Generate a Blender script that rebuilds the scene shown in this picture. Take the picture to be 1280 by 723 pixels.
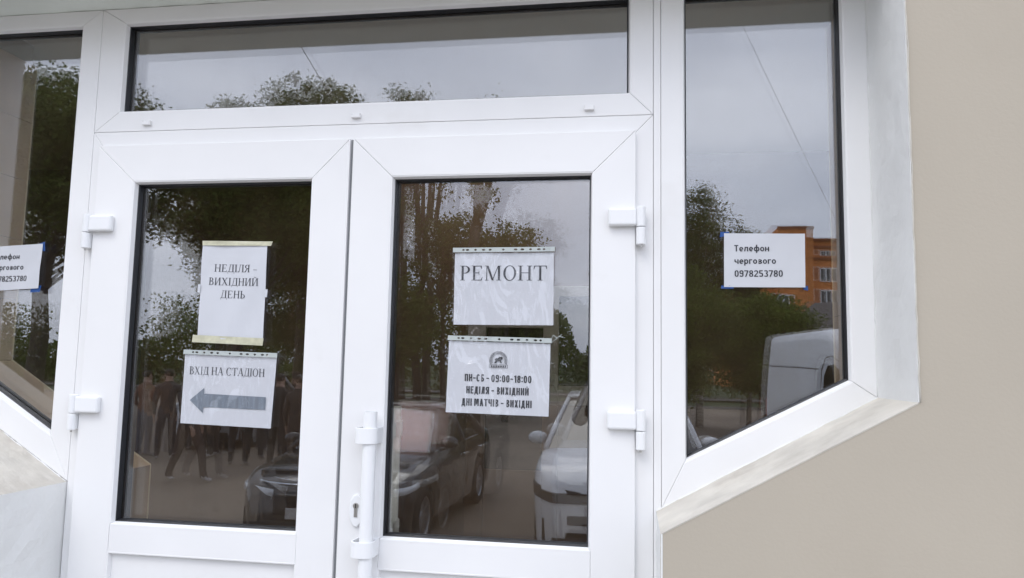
import bpy, bmesh, math, random
import numpy as np
from mathutils import Vector, Matrix, Euler
random.seed(7); rng = np.random.default_rng(11)
sc = bpy.context.scene
for o in list(bpy.data.objects): bpy.data.objects.remove(o)
COL = sc.collection
R = math.radians

# ------------------------------------------------------------------ camera
CAMZ = 2.0; CAMY = -2.1735
cam = bpy.data.cameras.new('camera'); camo = bpy.data.objects.new('camera', cam); COL.objects.link(camo)
cam.sensor_width = 36; cam.lens = 940.39 / 1280 * 36; cam.clip_start = 0.02; cam.clip_end = 1500
yw, pt, rl = R(8.96278), R(5.83006), R(1.0786)
fwd = Vector((-math.sin(yw) * math.cos(pt), math.cos(yw) * math.cos(pt), math.sin(pt)))
rgt = Vector((math.cos(yw), math.sin(yw), 0)); up = rgt.cross(fwd)
r2 = rgt * math.cos(rl) + up * math.sin(rl); u2 = up * math.cos(rl) - rgt * math.sin(rl)
camo.matrix_world = Matrix(((r2.x, u2.x, -fwd.x, 0), (r2.y, u2.y, -fwd.y, CAMY), (r2.z, u2.z, -fwd.z, CAMZ), (0, 0, 0, 1)))
sc.camera = camo

# ------------------------------------------------------------------ sky and sun (overcast)
SUN_EL, SUN_AZ = R(52), R(205)
world = bpy.data.worlds.new('World'); sc.world = world; world.use_nodes = True
nt = world.node_tree; nt.nodes.clear()
def N(nt, t, **k):
    n = nt.nodes.new(t)
    for a, b in k.items(): setattr(n, a, b)
    return n
sky = N(nt, 'ShaderNodeTexSky', sky_type='NISHITA'); sky.sun_disc = False
sky.sun_elevation = SUN_EL; sky.sun_rotation = SUN_AZ; sky.air_density = 1.2; sky.dust_density = 2
tc = N(nt, 'ShaderNodeTexCoord'); mp = N(nt, 'ShaderNodeMapping'); mp.inputs['Scale'].default_value = (1, 1, 2.6)
nz = N(nt, 'ShaderNodeTexNoise'); nz.inputs['Scale'].default_value = 1.9; nz.inputs['Detail'].default_value = 5; nz.inputs['Roughness'].default_value = .52
cr = N(nt, 'ShaderNodeValToRGB')
cr.color_ramp.elements[0].position = .36; cr.color_ramp.elements[0].color = (8.3, 9.0, 10.9, 1)
cr.color_ramp.elements[1].position = .66; cr.color_ramp.elements[1].color = (14.0, 14.5, 16.2, 1)
mx = N(nt, 'ShaderNodeMix', data_type='RGBA'); mx.inputs[0].default_value = .9
bg = N(nt, 'ShaderNodeBackground'); bg.inputs[1].default_value = .1
wo = N(nt, 'ShaderNodeOutputWorld')
L = nt.links.new
L(tc.outputs['Generated'], mp.inputs[0]); L(mp.outputs[0], nz.inputs[0]); L(nz.outputs[0], cr.inputs[0])
L(sky.outputs[0], mx.inputs[6]); L(cr.outputs[0], mx.inputs[7]); L(mx.outputs[2], bg.inputs[0]); L(bg.outputs[0], wo.inputs[0])
sl = bpy.data.lights.new('sun', 'SUN'); sl.energy = .6; sl.angle = R(25); sl.color = (1, .97, .92)
so = bpy.data.objects.new('sun', sl); COL.objects.link(so)
sd = Vector((math.sin(SUN_AZ) * math.cos(SUN_EL), math.cos(SUN_AZ) * math.cos(SUN_EL), math.sin(SUN_EL)))
so.rotation_euler = (-sd).to_track_quat('-Z', 'Y').to_euler()
sc.view_settings.view_transform = 'Standard'; sc.view_settings.look = 'None'
sc.view_settings.exposure = .74; sc.view_settings.gamma = 1
sc.render.engine = 'CYCLES'
sc.cycles.max_bounces = 10; sc.cycles.transparent_max_bounces = 16; sc.cycles.glossy_bounces = 5

# ------------------------------------------------------------------ materials
MATS = {}
def mat(name, col, rough=.6, metal=0, var=.0, vscale=8, bump=0, bscale=60, spec=.5, coat=0, detail=4, col2=None, stretch=None, coord='Object'):
    if name in MATS: return MATS[name]
    m = bpy.data.materials.new(name); m.use_nodes = True; n = m.node_tree; b = n.nodes['Principled BSDF']
    b.inputs['Base Color'].default_value = (*col, 1); b.inputs['Roughness'].default_value = rough
    b.inputs['Metallic'].default_value = metal; b.inputs['Specular IOR Level'].default_value = spec
    b.inputs['Coat Weight'].default_value = coat
    t = N(n, 'ShaderNodeTexCoord'); src = t.outputs[coord]
    if stretch:
        q = N(n, 'ShaderNodeMapping'); q.inputs['Scale'].default_value = stretch; n.links.new(src, q.inputs[0]); src = q.outputs[0]
    if var > 0 or col2:
        x = N(n, 'ShaderNodeTexNoise'); x.inputs['Scale'].default_value = vscale; x.inputs['Detail'].default_value = detail
        n.links.new(src, x.inputs[0]); c = N(n, 'ShaderNodeValToRGB')
        c.color_ramp.elements[0].position = .35; c.color_ramp.elements[1].position = .68
        lo = [v * (1 - var) for v in col] if not col2 else col2
        hi = [min(1, v * (1 + var)) for v in col] if not col2 else col
        c.color_ramp.elements[0].color = (*lo, 1); c.color_ramp.elements[1].color = (*hi, 1)
        n.links.new(x.outputs[0], c.inputs[0]); n.links.new(c.outputs[0], b.inputs['Base Color'])
    if bump > 0:
        x = N(n, 'ShaderNodeTexNoise'); x.inputs['Scale'].default_value = bscale; x.inputs['Detail'].default_value = 5
        n.links.new(src, x.inputs[0]); k = N(n, 'ShaderNodeBump'); k.inputs['Strength'].default_value = bump; k.inputs['Distance'].default_value = .01
        n.links.new(x.outputs[0], k.inputs['Height']); n.links.new(k.outputs[0], b.inputs['Normal'])
    MATS[name] = m; return m

def grime(m, col, scale, lo, hi, stretch=None, amt=1.0):
    """dirt with a shape of its own laid over the base colour"""
    n = m.node_tree; b = n.nodes['Principled BSDF']; inp = b.inputs['Base Color']
    t = N(n, 'ShaderNodeTexCoord'); q = N(n, 'ShaderNodeMapping'); q.inputs['Scale'].default_value = stretch or (1, 1, 1)
    x = N(n, 'ShaderNodeTexNoise'); x.inputs['Scale'].default_value = scale; x.inputs['Detail'].default_value = 7; x.inputs['Roughness'].default_value = .62
    mr = N(n, 'ShaderNodeMapRange'); mr.inputs[1].default_value = lo; mr.inputs[2].default_value = hi; mr.inputs[4].default_value = amt
    mi = N(n, 'ShaderNodeMix', data_type='RGBA'); mi.inputs[7].default_value = (*col, 1)
    n.links.new(t.outputs['Object'], q.inputs[0]); n.links.new(q.outputs[0], x.inputs[0]); n.links.new(x.outputs[0], mr.inputs[0]); n.links.new(mr.outputs[0], mi.inputs[0])
    if inp.links: n.links.new(inp.links[0].from_socket, mi.inputs[6])
    else: mi.inputs[6].default_value = inp.default_value[:]
    n.links.new(mi.outputs[2], inp)

def glass_mat(name, refl, tint, dust=0.0, dcol=(.2, .15, .1)):
    m = bpy.data.materials.new(name); m.use_nodes = True; n = m.node_tree; n.nodes.clear()
    o = N(n, 'ShaderNodeOutputMaterial'); g = N(n, 'ShaderNodeBsdfGlossy'); g.inputs['Roughness'].default_value = 0; g.inputs['Color'].default_value = (.90, .94, 1, 1)
    t = N(n, 'ShaderNodeBsdfTransparent'); t.inputs[0].default_value = (*tint, 1)
    d = N(n, 'ShaderNodeBsdfDiffuse'); d.inputs[0].default_value = (*dcol, 1)
    lw0 = N(n, 'ShaderNodeLayerWeight'); lw0.inputs[0].default_value = .5
    lw = N(n, 'ShaderNodeMath', operation='POWER'); lw.inputs[1].default_value = 4.0; n.links.new(lw0.outputs['Facing'], lw.inputs[0])
    ad = N(n, 'ShaderNodeMath', operation='ADD'); ad.inputs[1].default_value = refl; ad.use_clamp = True
    m1 = N(n, 'ShaderNodeMixShader'); m2 = N(n, 'ShaderNodeMixShader')
    # faint wiped-dust film
    tcx = N(n, 'ShaderNodeTexCoord'); mpx = N(n, 'ShaderNodeMapping'); mpx.inputs['Scale'].default_value = (2.2, 1, 1.5); nzx = N(n, 'ShaderNodeTexNoise'); nzx.inputs['Scale'].default_value = 2.2; nzx.inputs['Detail'].default_value = 6
    mr = N(n, 'ShaderNodeMapRange'); mr.inputs[1].default_value = .35; mr.inputs[2].default_value = .75; mr.inputs[3].default_value = dust * .5; mr.inputs[4].default_value = dust * 1.8
    n.links.new(tcx.outputs['Object'], mpx.inputs[0]); n.links.new(mpx.outputs[0], nzx.inputs[0]); n.links.new(nzx.outputs[0], mr.inputs[0])
    n.links.new(mr.outputs[0], m1.inputs[0]); n.links.new(t.outputs[0], m1.inputs[1]); n.links.new(d.outputs[0], m1.inputs[2])
    n.links.new(lw.outputs[0], ad.inputs[0]); n.links.new(ad.outputs[0], m2.inputs[0]); n.links.new(m1.outputs[0], m2.inputs[1]); n.links.new(g.outputs[0], m2.inputs[2])
    n.links.new(m2.outputs[0], o.inputs[0]); MATS[name] = m; return m

PVC = mat('white_upvc', (.80, .80, .80), .32, var=.02, vscale=3, bump=.02, bscale=5)
grime(PVC, (.62, .60, .56), 3.5, .60, .85, (1, 1, 1), .35)
PVCP = mat('white_powder_coat', (.80, .81, .82), .38, bump=.03, bscale=200)
GLASS = glass_mat('bronze_glass_outer', .098, (.985, .975, .955), .014, (.35, .27, .18))
GLASS2 = glass_mat('clear_glass_inner', .070, (.985, .975, .96), .004, (.35, .27, .18))
RUB = mat('black_rubber_gasket', (.012, .013, .016), .45)
SPC = mat('grey_spacer', (.25, .26, .27), .5)
WALL = mat('beige_facade_render', (.43, .386, .315), .85, var=.03, vscale=1.6, bump=.06, bscale=110)
grime(WALL, (.39, .34, .27), 1.2, .52, .8, (1, 1, .7), .5)
REV = mat('painted_reveal', (.74, .745, .73), .6, var=.04, vscale=3, bump=.25, bscale=38)
grime(REV, (.55, .52, .47), 5, .62, .85, None, .45)
SILL = mat('worn_sill_plaster', (.57, .54, .48), .8, var=.10, vscale=9, bump=.4, bscale=30)
grime(SILL, (.30, .26, .21), 6, .52, .80, (1, 1, 1), .5); grime(SILL, (.62, .59, .54), 14, .55, .72, (1, 3, 1), .6)
SOFF = mat('soffit_paint', (.76, .80, .75), .7, var=.03, vscale=4, bump=.15, bscale=50)
PAPER = mat('white_paper', (.57, .585, .62), .75, bump=.25, bscale=7)
INK = mat('black_print', (.035, .037, .045), .6)
INKG = mat('grey_print', (.17, .20, .24), .6, var=.12, vscale=90, stretch=(1, 1, .06))
TAPEB = mat('blue_tape', (.015, .07, .25), .5)
TAPEY = mat('yellowed_tape', (.55, .54, .40), .35, var=.1, vscale=60)
STRIP = mat('pale_pocket_strip', (.45, .49, .48), .35, bump=.1, bscale=90)
STEEL = mat('worn_steel', (.45, .44, .42), .35, metal=.8)
DARK = mat('dark_hole', (.01, .01, .01), .8)
def plastic_film():
    m = bpy.data.materials.new('clear_plastic_pocket'); m.use_nodes = True; n = m.node_tree; n.nodes.clear()
    o = N(n, 'ShaderNodeOutputMaterial'); g = N(n, 'ShaderNodeBsdfGlossy'); g.inputs['Roughness'].default_value = .12
    t = N(n, 'ShaderNodeBsdfTransparent'); t.inputs[0].default_value = (.985, .985, .99, 1); mxs = N(n, 'ShaderNodeMixShader'); mxs.inputs[0].default_value = .065
    c = N(n, 'ShaderNodeTexCoord'); q = N(n, 'ShaderNodeMapping'); q.inputs['Rotation'].default_value = (0, R(28), 0); q.inputs['Scale'].default_value = (16, 1, 5)
    a = N(n, 'ShaderNodeTexNoise'); a.inputs['Scale'].default_value = 1; a.inputs['Detail'].default_value = 1.5; a.inputs['Distortion'].default_value = 1.6
    b = N(n, 'ShaderNodeBump'); b.inputs['Strength'].default_value = 1; b.inputs['Distance'].default_value = .03
    n.links.new(c.outputs['Object'], q.inputs[0]); n.links.new(q.outputs[0], a.inputs[0]); n.links.new(a.outputs[0], b.inputs['Height'])
    n.links.new(b.outputs[0], g.inputs['Normal'])
    n.links.new(t.outputs[0], mxs.inputs[1]); n.links.new(g.outputs[0], mxs.inputs[2]); n.links.new(mxs.outputs[0], o.inputs[0])
    return m
FILM = plastic_film()

# ------------------------------------------------------------------ mesh helpers
def link(name, me, m=None, parent=None):
    o = bpy.data.objects.new(name, me); COL.objects.link(o)
    if m is not None and me is not None:
        for k in (m if isinstance(m, (list, tuple)) else [m]): me.materials.append(k)
    if parent is not None: o.parent = parent
    return o
def tag(o, label=None, cat=None, group=None, kind=None):
    if label: o['label'] = label
    if cat: o['category'] = cat
    if group: o['group'] = group
    if kind: o['kind'] = kind
    return o
def empty(name, loc, label, cat, rz=0, group=None):
    o = bpy.data.objects.new(name, None); COL.objects.link(o); o.location = loc; o.rotation_euler = (0, 0, rz); o.empty_display_size = .1
    return tag(o, label, cat, group)
class MB:
    def __init__(s): s.v = []; s.f = []; s.mi = []; s.cuts = []
    def add(s, v, f, mi=0):
        s.cuts.append((len(s.v), len(s.f)))
        b = len(s.v); s.v += [tuple(x) for x in v]; s.f += [tuple(i + b for i in q) for q in f]; s.mi += [mi] * len(f)
    def box(s, x0, x1, y0, y1, z0, z1, mi=0):
        s.add([(x0, y0, z0), (x1, y0, z0), (x1, y1, z0), (x0, y1, z0), (x0, y0, z1), (x1, y0, z1), (x1, y1, z1), (x0, y1, z1)],
              [(0, 3, 2, 1), (4, 5, 6, 7), (0, 1, 5, 4), (1, 2, 6, 5), (2, 3, 7, 6), (3, 0, 4, 7)], mi)
    def prism(s, poly, y0, y1, mi=0):      # poly in XZ, counter-clockwise seen from -Y
        n = len(poly); v = [(x, y0, z) for x, z in poly] + [(x, y1, z) for x, z in poly]
        s.add(v, [tuple(range(n)), tuple(range(2 * n - 1, n - 1, -1))] + [((i + 1) % n, i, i + n, (i + 1) % n + n) for i in range(n)], mi)
    def prismz(s, poly, z0, z1, mi=0):
        n = len(poly); v = [(x, y, z0) for x, y in poly] + [(x, y, z1) for x, y in poly]
        s.add(v, [tuple(range(n - 1, -1, -1)), tuple(range(n, 2 * n))] + [(i, (i + 1) % n, (i + 1) % n + n, i + n) for i in range(n)], mi)
    def tube(s, pts, rad, seg=10, mi=0, cap=True):
        pts = [Vector(p) for p in pts]; n = len(pts); rad = rad if isinstance(rad, (list, tuple)) else [rad] * n; v = []
        prev = None
        for i, p in enumerate(pts):
            d = (pts[min(i + 1, n - 1)] - pts[max(i - 1, 0)]).normalized()
            if prev is None: a = d.orthogonal().normalized()
            else: a = (prev - d * prev.dot(d)).normalized()
            prev = a; b = d.cross(a)
            v += [p + (a * math.cos(t) + b * math.sin(t)) * rad[i] for t in [2 * math.pi * k / seg for k in range(seg)]]
        f = [(i * seg + k, i * seg + (k + 1) % seg, (i + 1) * seg + (k + 1) % seg, (i + 1) * seg + k) for i in range(n - 1) for k in range(seg)]
        if cap: f += [tuple(range(seg - 1, -1, -1)), tuple(range((n - 1) * seg, n * seg))]
        s.add(v, f, mi)
    def ball(s, c, r, seg=10, rings=7, mi=0):
        r = r if isinstance(r, (list, tuple)) else (r, r, r); v = [(c[0], c[1], c[2] - r[2])]
        for i in range(1, rings):
            a = -math.pi / 2 + math.pi * i / rings
            v += [(c[0] + r[0] * math.cos(a) * math.cos(2 * math.pi * k / seg), c[1] + r[1] * math.cos(a) * math.sin(2 * math.pi * k / seg), c[2] + r[2] * math.sin(a)) for k in range(seg)]
        v.append((c[0], c[1], c[2] + r[2])); f = [(0, 1 + (k + 1) % seg, 1 + k) for k in range(seg)]
        for i in range(rings - 2):
            f += [(1 + i * seg + k, 1 + i * seg + (k + 1) % seg, 1 + (i + 1) * seg + (k + 1) % seg, 1 + (i + 1) * seg + k) for k in range(seg)]
        t = len(v) - 1; o = 1 + (rings - 2) * seg
        f += [(o + k, o + (k + 1) % seg, t) for k in range(seg)]; s.add(v, f, mi)
    def mesh(s, name, smooth=False):
        me = bpy.data.meshes.new(name); me.from_pydata(s.v, [], s.f); me.update()
        me.polygons.foreach_set('material_index', s.mi)
        if smooth: me.polygons.foreach_set('use_smooth', [True] * len(s.f))
        return me
    def build(s, name, m, parent=None, smooth=False, bevel=0, seg=2, fix=False):
        me = s.mesh(name, smooth)
        if fix:
            bm = bmesh.new(); bm.from_mesh(me); bmesh.ops.recalc_face_normals(bm, faces=bm.faces); bm.to_mesh(me); bm.free()
        o = link(name, me, m, parent)
        if bevel:
            b = o.modifiers.new('bevel', 'BEVEL'); b.width = bevel; b.segments = seg; b.limit_method = 'ANGLE'; b.angle_limit = R(35); b.harden_normals = False
        return o

def build_each(mb, name, m, parent, **k):
    """one object per piece that was added to the MB"""
    cuts = mb.cuts + [(len(mb.v), len(mb.f))]
    for (v0, f0), (v1, f1) in zip(cuts, cuts[1:]):
        q = MB(); q.v = mb.v[v0:v1]; q.f = [tuple(i - v0 for i in f) for f in mb.f[f0:f1]]; q.mi = mb.mi[f0:f1]; q.build(name, m, parent, **k)
def offset_poly(poly, d):
    """inset a convex/concave CCW polygon (XZ seen from the street) by d"""
    n = len(poly); out = []
    for i in range(n):
        p0, p1, p2 = [Vector(poly[(i + k) % n]) for k in (-1, 0, 1)]
        a = (p1 - p0).normalized(); b = (p2 - p1).normalized()
        na = Vector((-a.y, a.x)); nb = Vector((-b.y, b.x))
        m = (na + nb) / (1 + na.dot(nb)); out.append(p1 + m * d)
    return out
def frame_loop(poly, profile, names, m, parent, gap=.0004, bevel=.0015):
    """one mesh per mitred member round a polygon; profile = [(inset, y)...]"""
    n = len(poly); offs = [offset_poly(poly, o) for o, y in profile]; k = len(profile); objs = []
    for i in range(n):
        j = (i + 1) % n; mb = MB(); v = []
        for (o, y), P in zip(profile, offs):
            a, b = P[i], P[j]; e = (b - a).normalized() * gap
            a, b = a + e, b - e; v += [(a.x, y, a.y), (b.x, y, b.y)]
        f = [(2 * q, 2 * q + 1, 2 * q + 3, 2 * q + 2) for q in range(k - 1)]
        f += [tuple(2 * q for q in range(k - 1, -1, -1)), tuple(2 * q + 1 for q in range(k))]
        f += [(1, 0, 2 * (k - 1), 2 * (k - 1) + 1)]
        mb.add(v, f); objs.append(mb.build(names[i % len(names)], m, parent, bevel=bevel, fix=True))
    return objs

def pane(name, poly, y, th, m, parent, tz=0, tx=0):
    """glass sheet; very slightly out of true, as sealed units are"""
    cx = sum(p[0] for p in poly) / len(poly); cz = sum(p[1] for p in poly) / len(poly)
    mb = MB(); mb.prism([(x - cx, z - cz) for x, z in poly], -th / 2, th / 2)
    o = mb.build(name, m, parent, fix=True); o.location = (cx, y, cz); o.rotation_euler = (tx, 0, tz); return o

def glazing(poly, yf, parent, t1=(0, 0), t2=(0, 0), rec=.036, spacer=True):
    """bead, black gasket and a double pane inside an opening polygon"""
    frame_loop(poly, [(-.002, yf + .012), (-.002, yf + .0006), (.0035, yf + .0015), (.0075, yf + .016), (.0075, yf + .03), (-.002, yf + .03)], ['glazing_bead'], PVC, parent, bevel=.0008)
    frame_loop(poly, [(-.001, yf + .034), (.006, yf + .0165), (.0105, yf + .019), (.0125, yf + rec - .001), (.0, yf + rec - .001)], ['gasket'], RUB, parent, gap=0, bevel=0)
    frame_loop(poly, [(-.001, yf + rec + .0065), (.0115, yf + rec + .0065), (.0115, yf + rec + .022), (-.001, yf + rec + .022)], ['spacer_bar'], RUB, parent, gap=0, bevel=0)
    frame_loop(poly, [(-.001, yf + rec + .028), (.010, yf + rec + .028), (.004, .0745), (-.001, .0745)], ['inner_gasket'], RUB, parent, gap=0, bevel=0)
    P = offset_poly(poly, .003); P = [(p.x, p.y) for p in P]
    pane('glass_pane', P, yf + rec + .003, .004, GLASS, parent, *t1)
    pane('glass_pane', P, yf + rec + .025, .004, GLASS2, parent, *t2)

def rect(x0, x1, z0, z1): return [(x0, z0), (x1, z0), (x1, z1), (x0, z1)]

# ------------------------------------------------------------------ building front
GZ = .53                      # entrance landing level
XL, XR = -2.365, .660         # reveal of the opening
SOFZ = 3.163; DEP = -.29
DOORL, DOORR = -1.7495, .0735 # narrow lower part of the opening
RA = (DOORR, 1.607); RB = (XR, 1.933); LA = (DOORL, 1.611); LB = (XL, 1.985)

bw = empty('facade_wall', (0, DEP, 0), 'smooth beige rendered wall with stepped white edged opening around the door', 'wall')
def wallpiece(poly):
    return poly
mb = MB()
# wall face, in butt-jointed pieces round the opening, 0.3 m thick
for P in ([(XR, RB[1]), (5.5, RB[1]), (5.5, SOFZ), (XR, SOFZ)], [(DOORR, 0), (5.5, 0), (5.5, RB[1]), (XR, RB[1]), RA],
          [(-6.5, SOFZ), (5.5, SOFZ), (5.5, 4.6), (-6.5, 4.6)], [(-6.5, LB[1]), (XL, LB[1]), (XL, SOFZ), (-6.5, SOFZ)],
          [(-6.5, 0), (DOORL, 0), LA, LB, (-6.5, LB[1])]):
    n = len(P); v = [(x, 0, z) for x, z in P]; mb.add(v, [tuple(range(n))])
o = mb.build('wall_face', WALL, bw)
def slab(name, quad_xz, m, thick=.02, extra=0.0, sub=14):
    """lining of the opening between two XZ points, running from the frame to the wall face; hand-trowelled, so slightly wavy"""
    (x0, z0), (x1, z1) = quad_xz; d = Vector((x1 - x0, z1 - z0)); nn = Vector((-d.y, d.x)).normalized()
    mb = MB(); nu, nv = max(2, int(d.length / .05)), 6; v = []; y0, y1 = .012, DEP - .0012 - extra
    for i in range(nu + 1):
        for j in range(nv + 1):
            p = Vector((x0, z0)) + d * (i / nu); y = y0 + (y1 - y0) * j / nv
            w = 0 if i in (0, nu) or j == nv else rng.normal(0, .0012)
            drop = 0
            q = p + nn * (w - drop); v.append((q.x, y - DEP, q.y))
    f = [(i * (nv + 1) + j, (i + 1) * (nv + 1) + j, (i + 1) * (nv + 1) + j + 1, i * (nv + 1) + j + 1) for i in range(nu) for j in range(nv)]
    mb.add(v, f)
    b = len(mb.v)  # front return
    for i in range(nu + 1):
        x, y, z = mb.v[i * (nv + 1) + nv]; mb.v.append((x, y, z)); mb.v.append((x - nn.x * thick, y + .0005, z - nn.y * thick))
    for i in range(nu): mb.f.append((b + 2 * i, b + 2 * i + 2, b + 2 * i + 3, b + 2 * i + 1)); mb.mi.append(0)
    return mb.build(name, m, bw, smooth=False)
slab('reveal', ((XR, RB[1]), (XR, SOFZ)), REV, .003)
slab('sill_slab', (RA, RB), SILL, .003)
slab('reveal', ((DOORR + .001, .5), (DOORR + .001, RA[1])), REV, .004)
slab('sill_slab', (LB, LA), SILL, .003)
slab('reveal', ((DOORL + .0, LA[1]), (DOORL + .0, .5)), REV, .004)
slab('reveal', ((XL, SOFZ), (XL, LB[1])), REV, .004)
slab('soffit', ((XR, SOFZ), (XL, SOFZ)), SOFF)
# paint ridge where the reveal paint meets the beige render
mb = MB()
def ridge(a, b, r=.0012, n=40):
    pts = []
    for i in range(n + 1):
        t = i / n; pts.append((a[0] + (b[0] - a[0]) * t + rng.normal(0, .0008), -.003, a[1] + (b[1] - a[1]) * t + rng.normal(0, .0008)))
    mb.tube(pts, [r * (1 + .4 * rng.random()) for _ in pts], 5)
ridge((XR + .003, RB[1]), (XR + .003, SOFZ))
mb.build('paint_edge', SILL, bw, smooth=True)
# hand-run sealant where frame meets plaster
def bead(a, b, n=60, r_=.0022):
    mb = MB(); pts = [(a[0] + (b[0] - a[0]) * i / n + rng.normal(0, .0005), -DEP - .001 + rng.normal(0, .0006), a[1] + (b[1] - a[1]) * i / n + rng.normal(0, .0005)) for i in range(n + 1)]
    mb.tube(pts, [r_ * rng.uniform(.5, 1.35) for _ in pts], 6); mb.build('sealant_bead', MATS['painted_reveal'], bw, smooth=True)
bead(RA, RB); bead((XR, RB[1]), (XR, SOFZ)); bead(LB, LA); bead((XL, LB[1]), (XL, SOFZ))
# building body behind (upper storey, interior shell)
INW = mat('brown_interior_wall', (.24, .135, .065), .6, var=.15, vscale=2)
INF = mat('brown_interior_floor', (.13, .085, .05), .35, var=.2, vscale=4)
INC = mat('interior_ceiling', (.72, .66, .58), .8)
mb = MB(); mb.box(-4.2, 3.0, .12, 7, GZ - .2, GZ); tag(mb.build('interior_floor', INF), kind='structure')
def with_hole(mb, x0, x1, y0, y1, z0, z1):     # slab with an unseen opening added to let sky light onto the inner partition
    hx0, hx1, hy0, hy1 = -1.6, -.08, 1.32, 2.15
    mb.box(x0, hx0, y0, y1, z0, z1); mb.box(hx1, x1, y0, y1, z0, z1); mb.box(hx0, hx1, y0, hy0, z0, z1); mb.box(hx0, hx1, hy1, y1, z0, z1)
mb = MB(); with_hole(mb, -4.2, 3.0, .12, 7, 3.25, 3.40); tag(mb.build('interior_ceiling', INC), kind='structure')
mb = MB(); mb.box(-4.4, -4.2, .12, 7, GZ, 3.25); mb.box(3.0, 3.2, .12, 7, GZ, 3.25); mb.box(-4.2, 3.0, 7, 7.2, GZ, 3.25)
mb.box(-4.2, XL - .02, -.02, .12, GZ, 3.25); mb.box(XR + .02, 3.0, -.02, .12, GZ, 3.25)
mb.box(-4.2, XL - .02, .12, .42, GZ, 3.25); mb.box(XR + .02, 3.0, .12, .42, GZ, 3.25)
mb.prism([(-4.2, GZ), (DOORL - .02, GZ), (DOORL - .02, LA[1] - .02), (XL - .02, LB[1] - .02), (-4.2, LB[1] - .02)], .08, .419)
mb.prism([(DOORR + .02, GZ), (3.0, GZ), (3.0, RB[1] - .02), (XR + .02, RB[1] - .02), (DOORR + .02, RA[1] - .02)], .08, .419)
tag(mb.build('interior_wall', INW), kind='structure')
mb = MB(); mb.box(-6.5, -4.4, .0, 8, 0, 3.65); mb.box(3.2, 5.5, 0, 8, 0, 3.65); mb.box(-6.5, -4.4, 0, .3, 3.65, 4.6); mb.box(3.2, 5.5, 0, .3, 3.65, 4.6); with_hole(mb, -4.4, 3.2, 0, 8, 3.45, 3.65); mb.box(-4.4, 3.2, 0, .3, 3.65, 4.6)  # roof kept low so sky light gets down through the added opening
mb.build('building_mass', WALL, bw).location = (0, -DEP, 0)

# tan tiled lining of the opening on the room side, seen through the side windows and the door glass
TAN = mat('tan_wall_tile', (.72, .55, .36), .3, var=.10, vscale=4); TANE = mat('pale_tile_edge', (.80, .72, .50), .4)
TAN2 = mat('brown_lower_tile', (.34, .245, .15), .35, var=.12, vscale=4)
def lining(a, b, step, nm, m=None):
    a, b = Vector(a), Vector(b); L_ = (b - a).length; d = (b - a) / L_; nn = Vector((-d.y, d.x)); n = max(1, round(L_ / step))
    for i in range(n):
        p, q = a + d * (L_ * i / n + .0012), a + d * (L_ * (i + 1) / n - .0012); e = -nn * .012
        mb = MB(); mb.prism([tuple(p), tuple(p + e), tuple(q + e), tuple(q)], .0755, .421); mb.build(nm, m or TAN, bw, fix=True).location = (0, -DEP, 0)
    mb = MB(); mb.tube([(a.x, .421, a.y), (b.x, .421, b.y)], .0035, 5); mb.build('tile_edge_trim', TANE, bw).location = (0, -DEP, 0)
lining((XR, RB[1]), (XR, SOFZ), .245, 'tile'); lining((XL, SOFZ), (XL, LB[1]), .245, 'tile')
lining(RA, RB, .4, 'inner_sill_tile'); lining(LB, LA, .4, 'inner_sill_tile')
lining((DOORR, GZ), RA, .4, 'tile', TAN2); lining(LA, (DOORL, GZ), .4, 'tile', TAN2)

# ------------------------------------------------------------------ fixed white frame with transom light
FP = [(0, .07), (0, .001), (.002, 0)]
fr = empty('door_frame', (0, 0, GZ), 'white plastic entrance frame with one wide glazed transom light over the double door', 'door frame')
fr.location = (0, 0, 0)
TOP = 3.1615
# transom section outer rectangle and its glass
tx0, tx1, tz0, tz1 = -1.7475, .0655, 2.7395, TOP
gx0, gx1, gz0, gz1 = -1.664, .0012, 2.8037, 3.113
def members(parent, outer, inner, names, yf=0, m=PVC, gap=.0004):
    n = len(outer)
    for i in range(n):
        j = (i + 1) % n
        a, b, c, d = [Vector(p) for p in (outer[i], outer[j], inner[j], inner[i])]
        e = (b - a).normalized() * gap; a += e; b -= e; c -= e; d += e
        mb = MB(); mb.prism([tuple(a), tuple(b), tuple(c), tuple(d)], yf, .072)
        mb.build(names[i], m, parent, bevel=.0015, fix=True)
members(fr, rect(tx0, tx1, tz0, tz1), rect(gx0, gx1, gz0, gz1), ['transom_bar', 'post', 'head_rail', 'post'])
glazing(rect(gx0, gx1, gz0, gz1), 0, fr, (.003, .002), (-.004, -.003))
# fixed frame round the two leaves
members(fr, rect(-1.7475, .0655, GZ, 2.7385), rect(-1.700, .004, GZ + .02, 2.676), ['threshold', 'post', 'head_rail', 'post'], 0)
for x in (-1.556, -.843, -.121):
    mb = MB(); mb.box(x - .014, x + .014, -.011, .0, 2.757, 2.768); mb.box(x - .014, x - .011, -.011, 0, 2.768, 2.772); mb.box(x + .011, x + .014, -.011, 0, 2.768, 2.772)
    mb.build('drain_cap', PVC, fr, bevel=.0015)
mb = MB(); mb.box(.0665, .0868, -.0015, .07, GZ, TOP); mb.build('coupling_strip', PVC, fr, bevel=.001)

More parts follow.
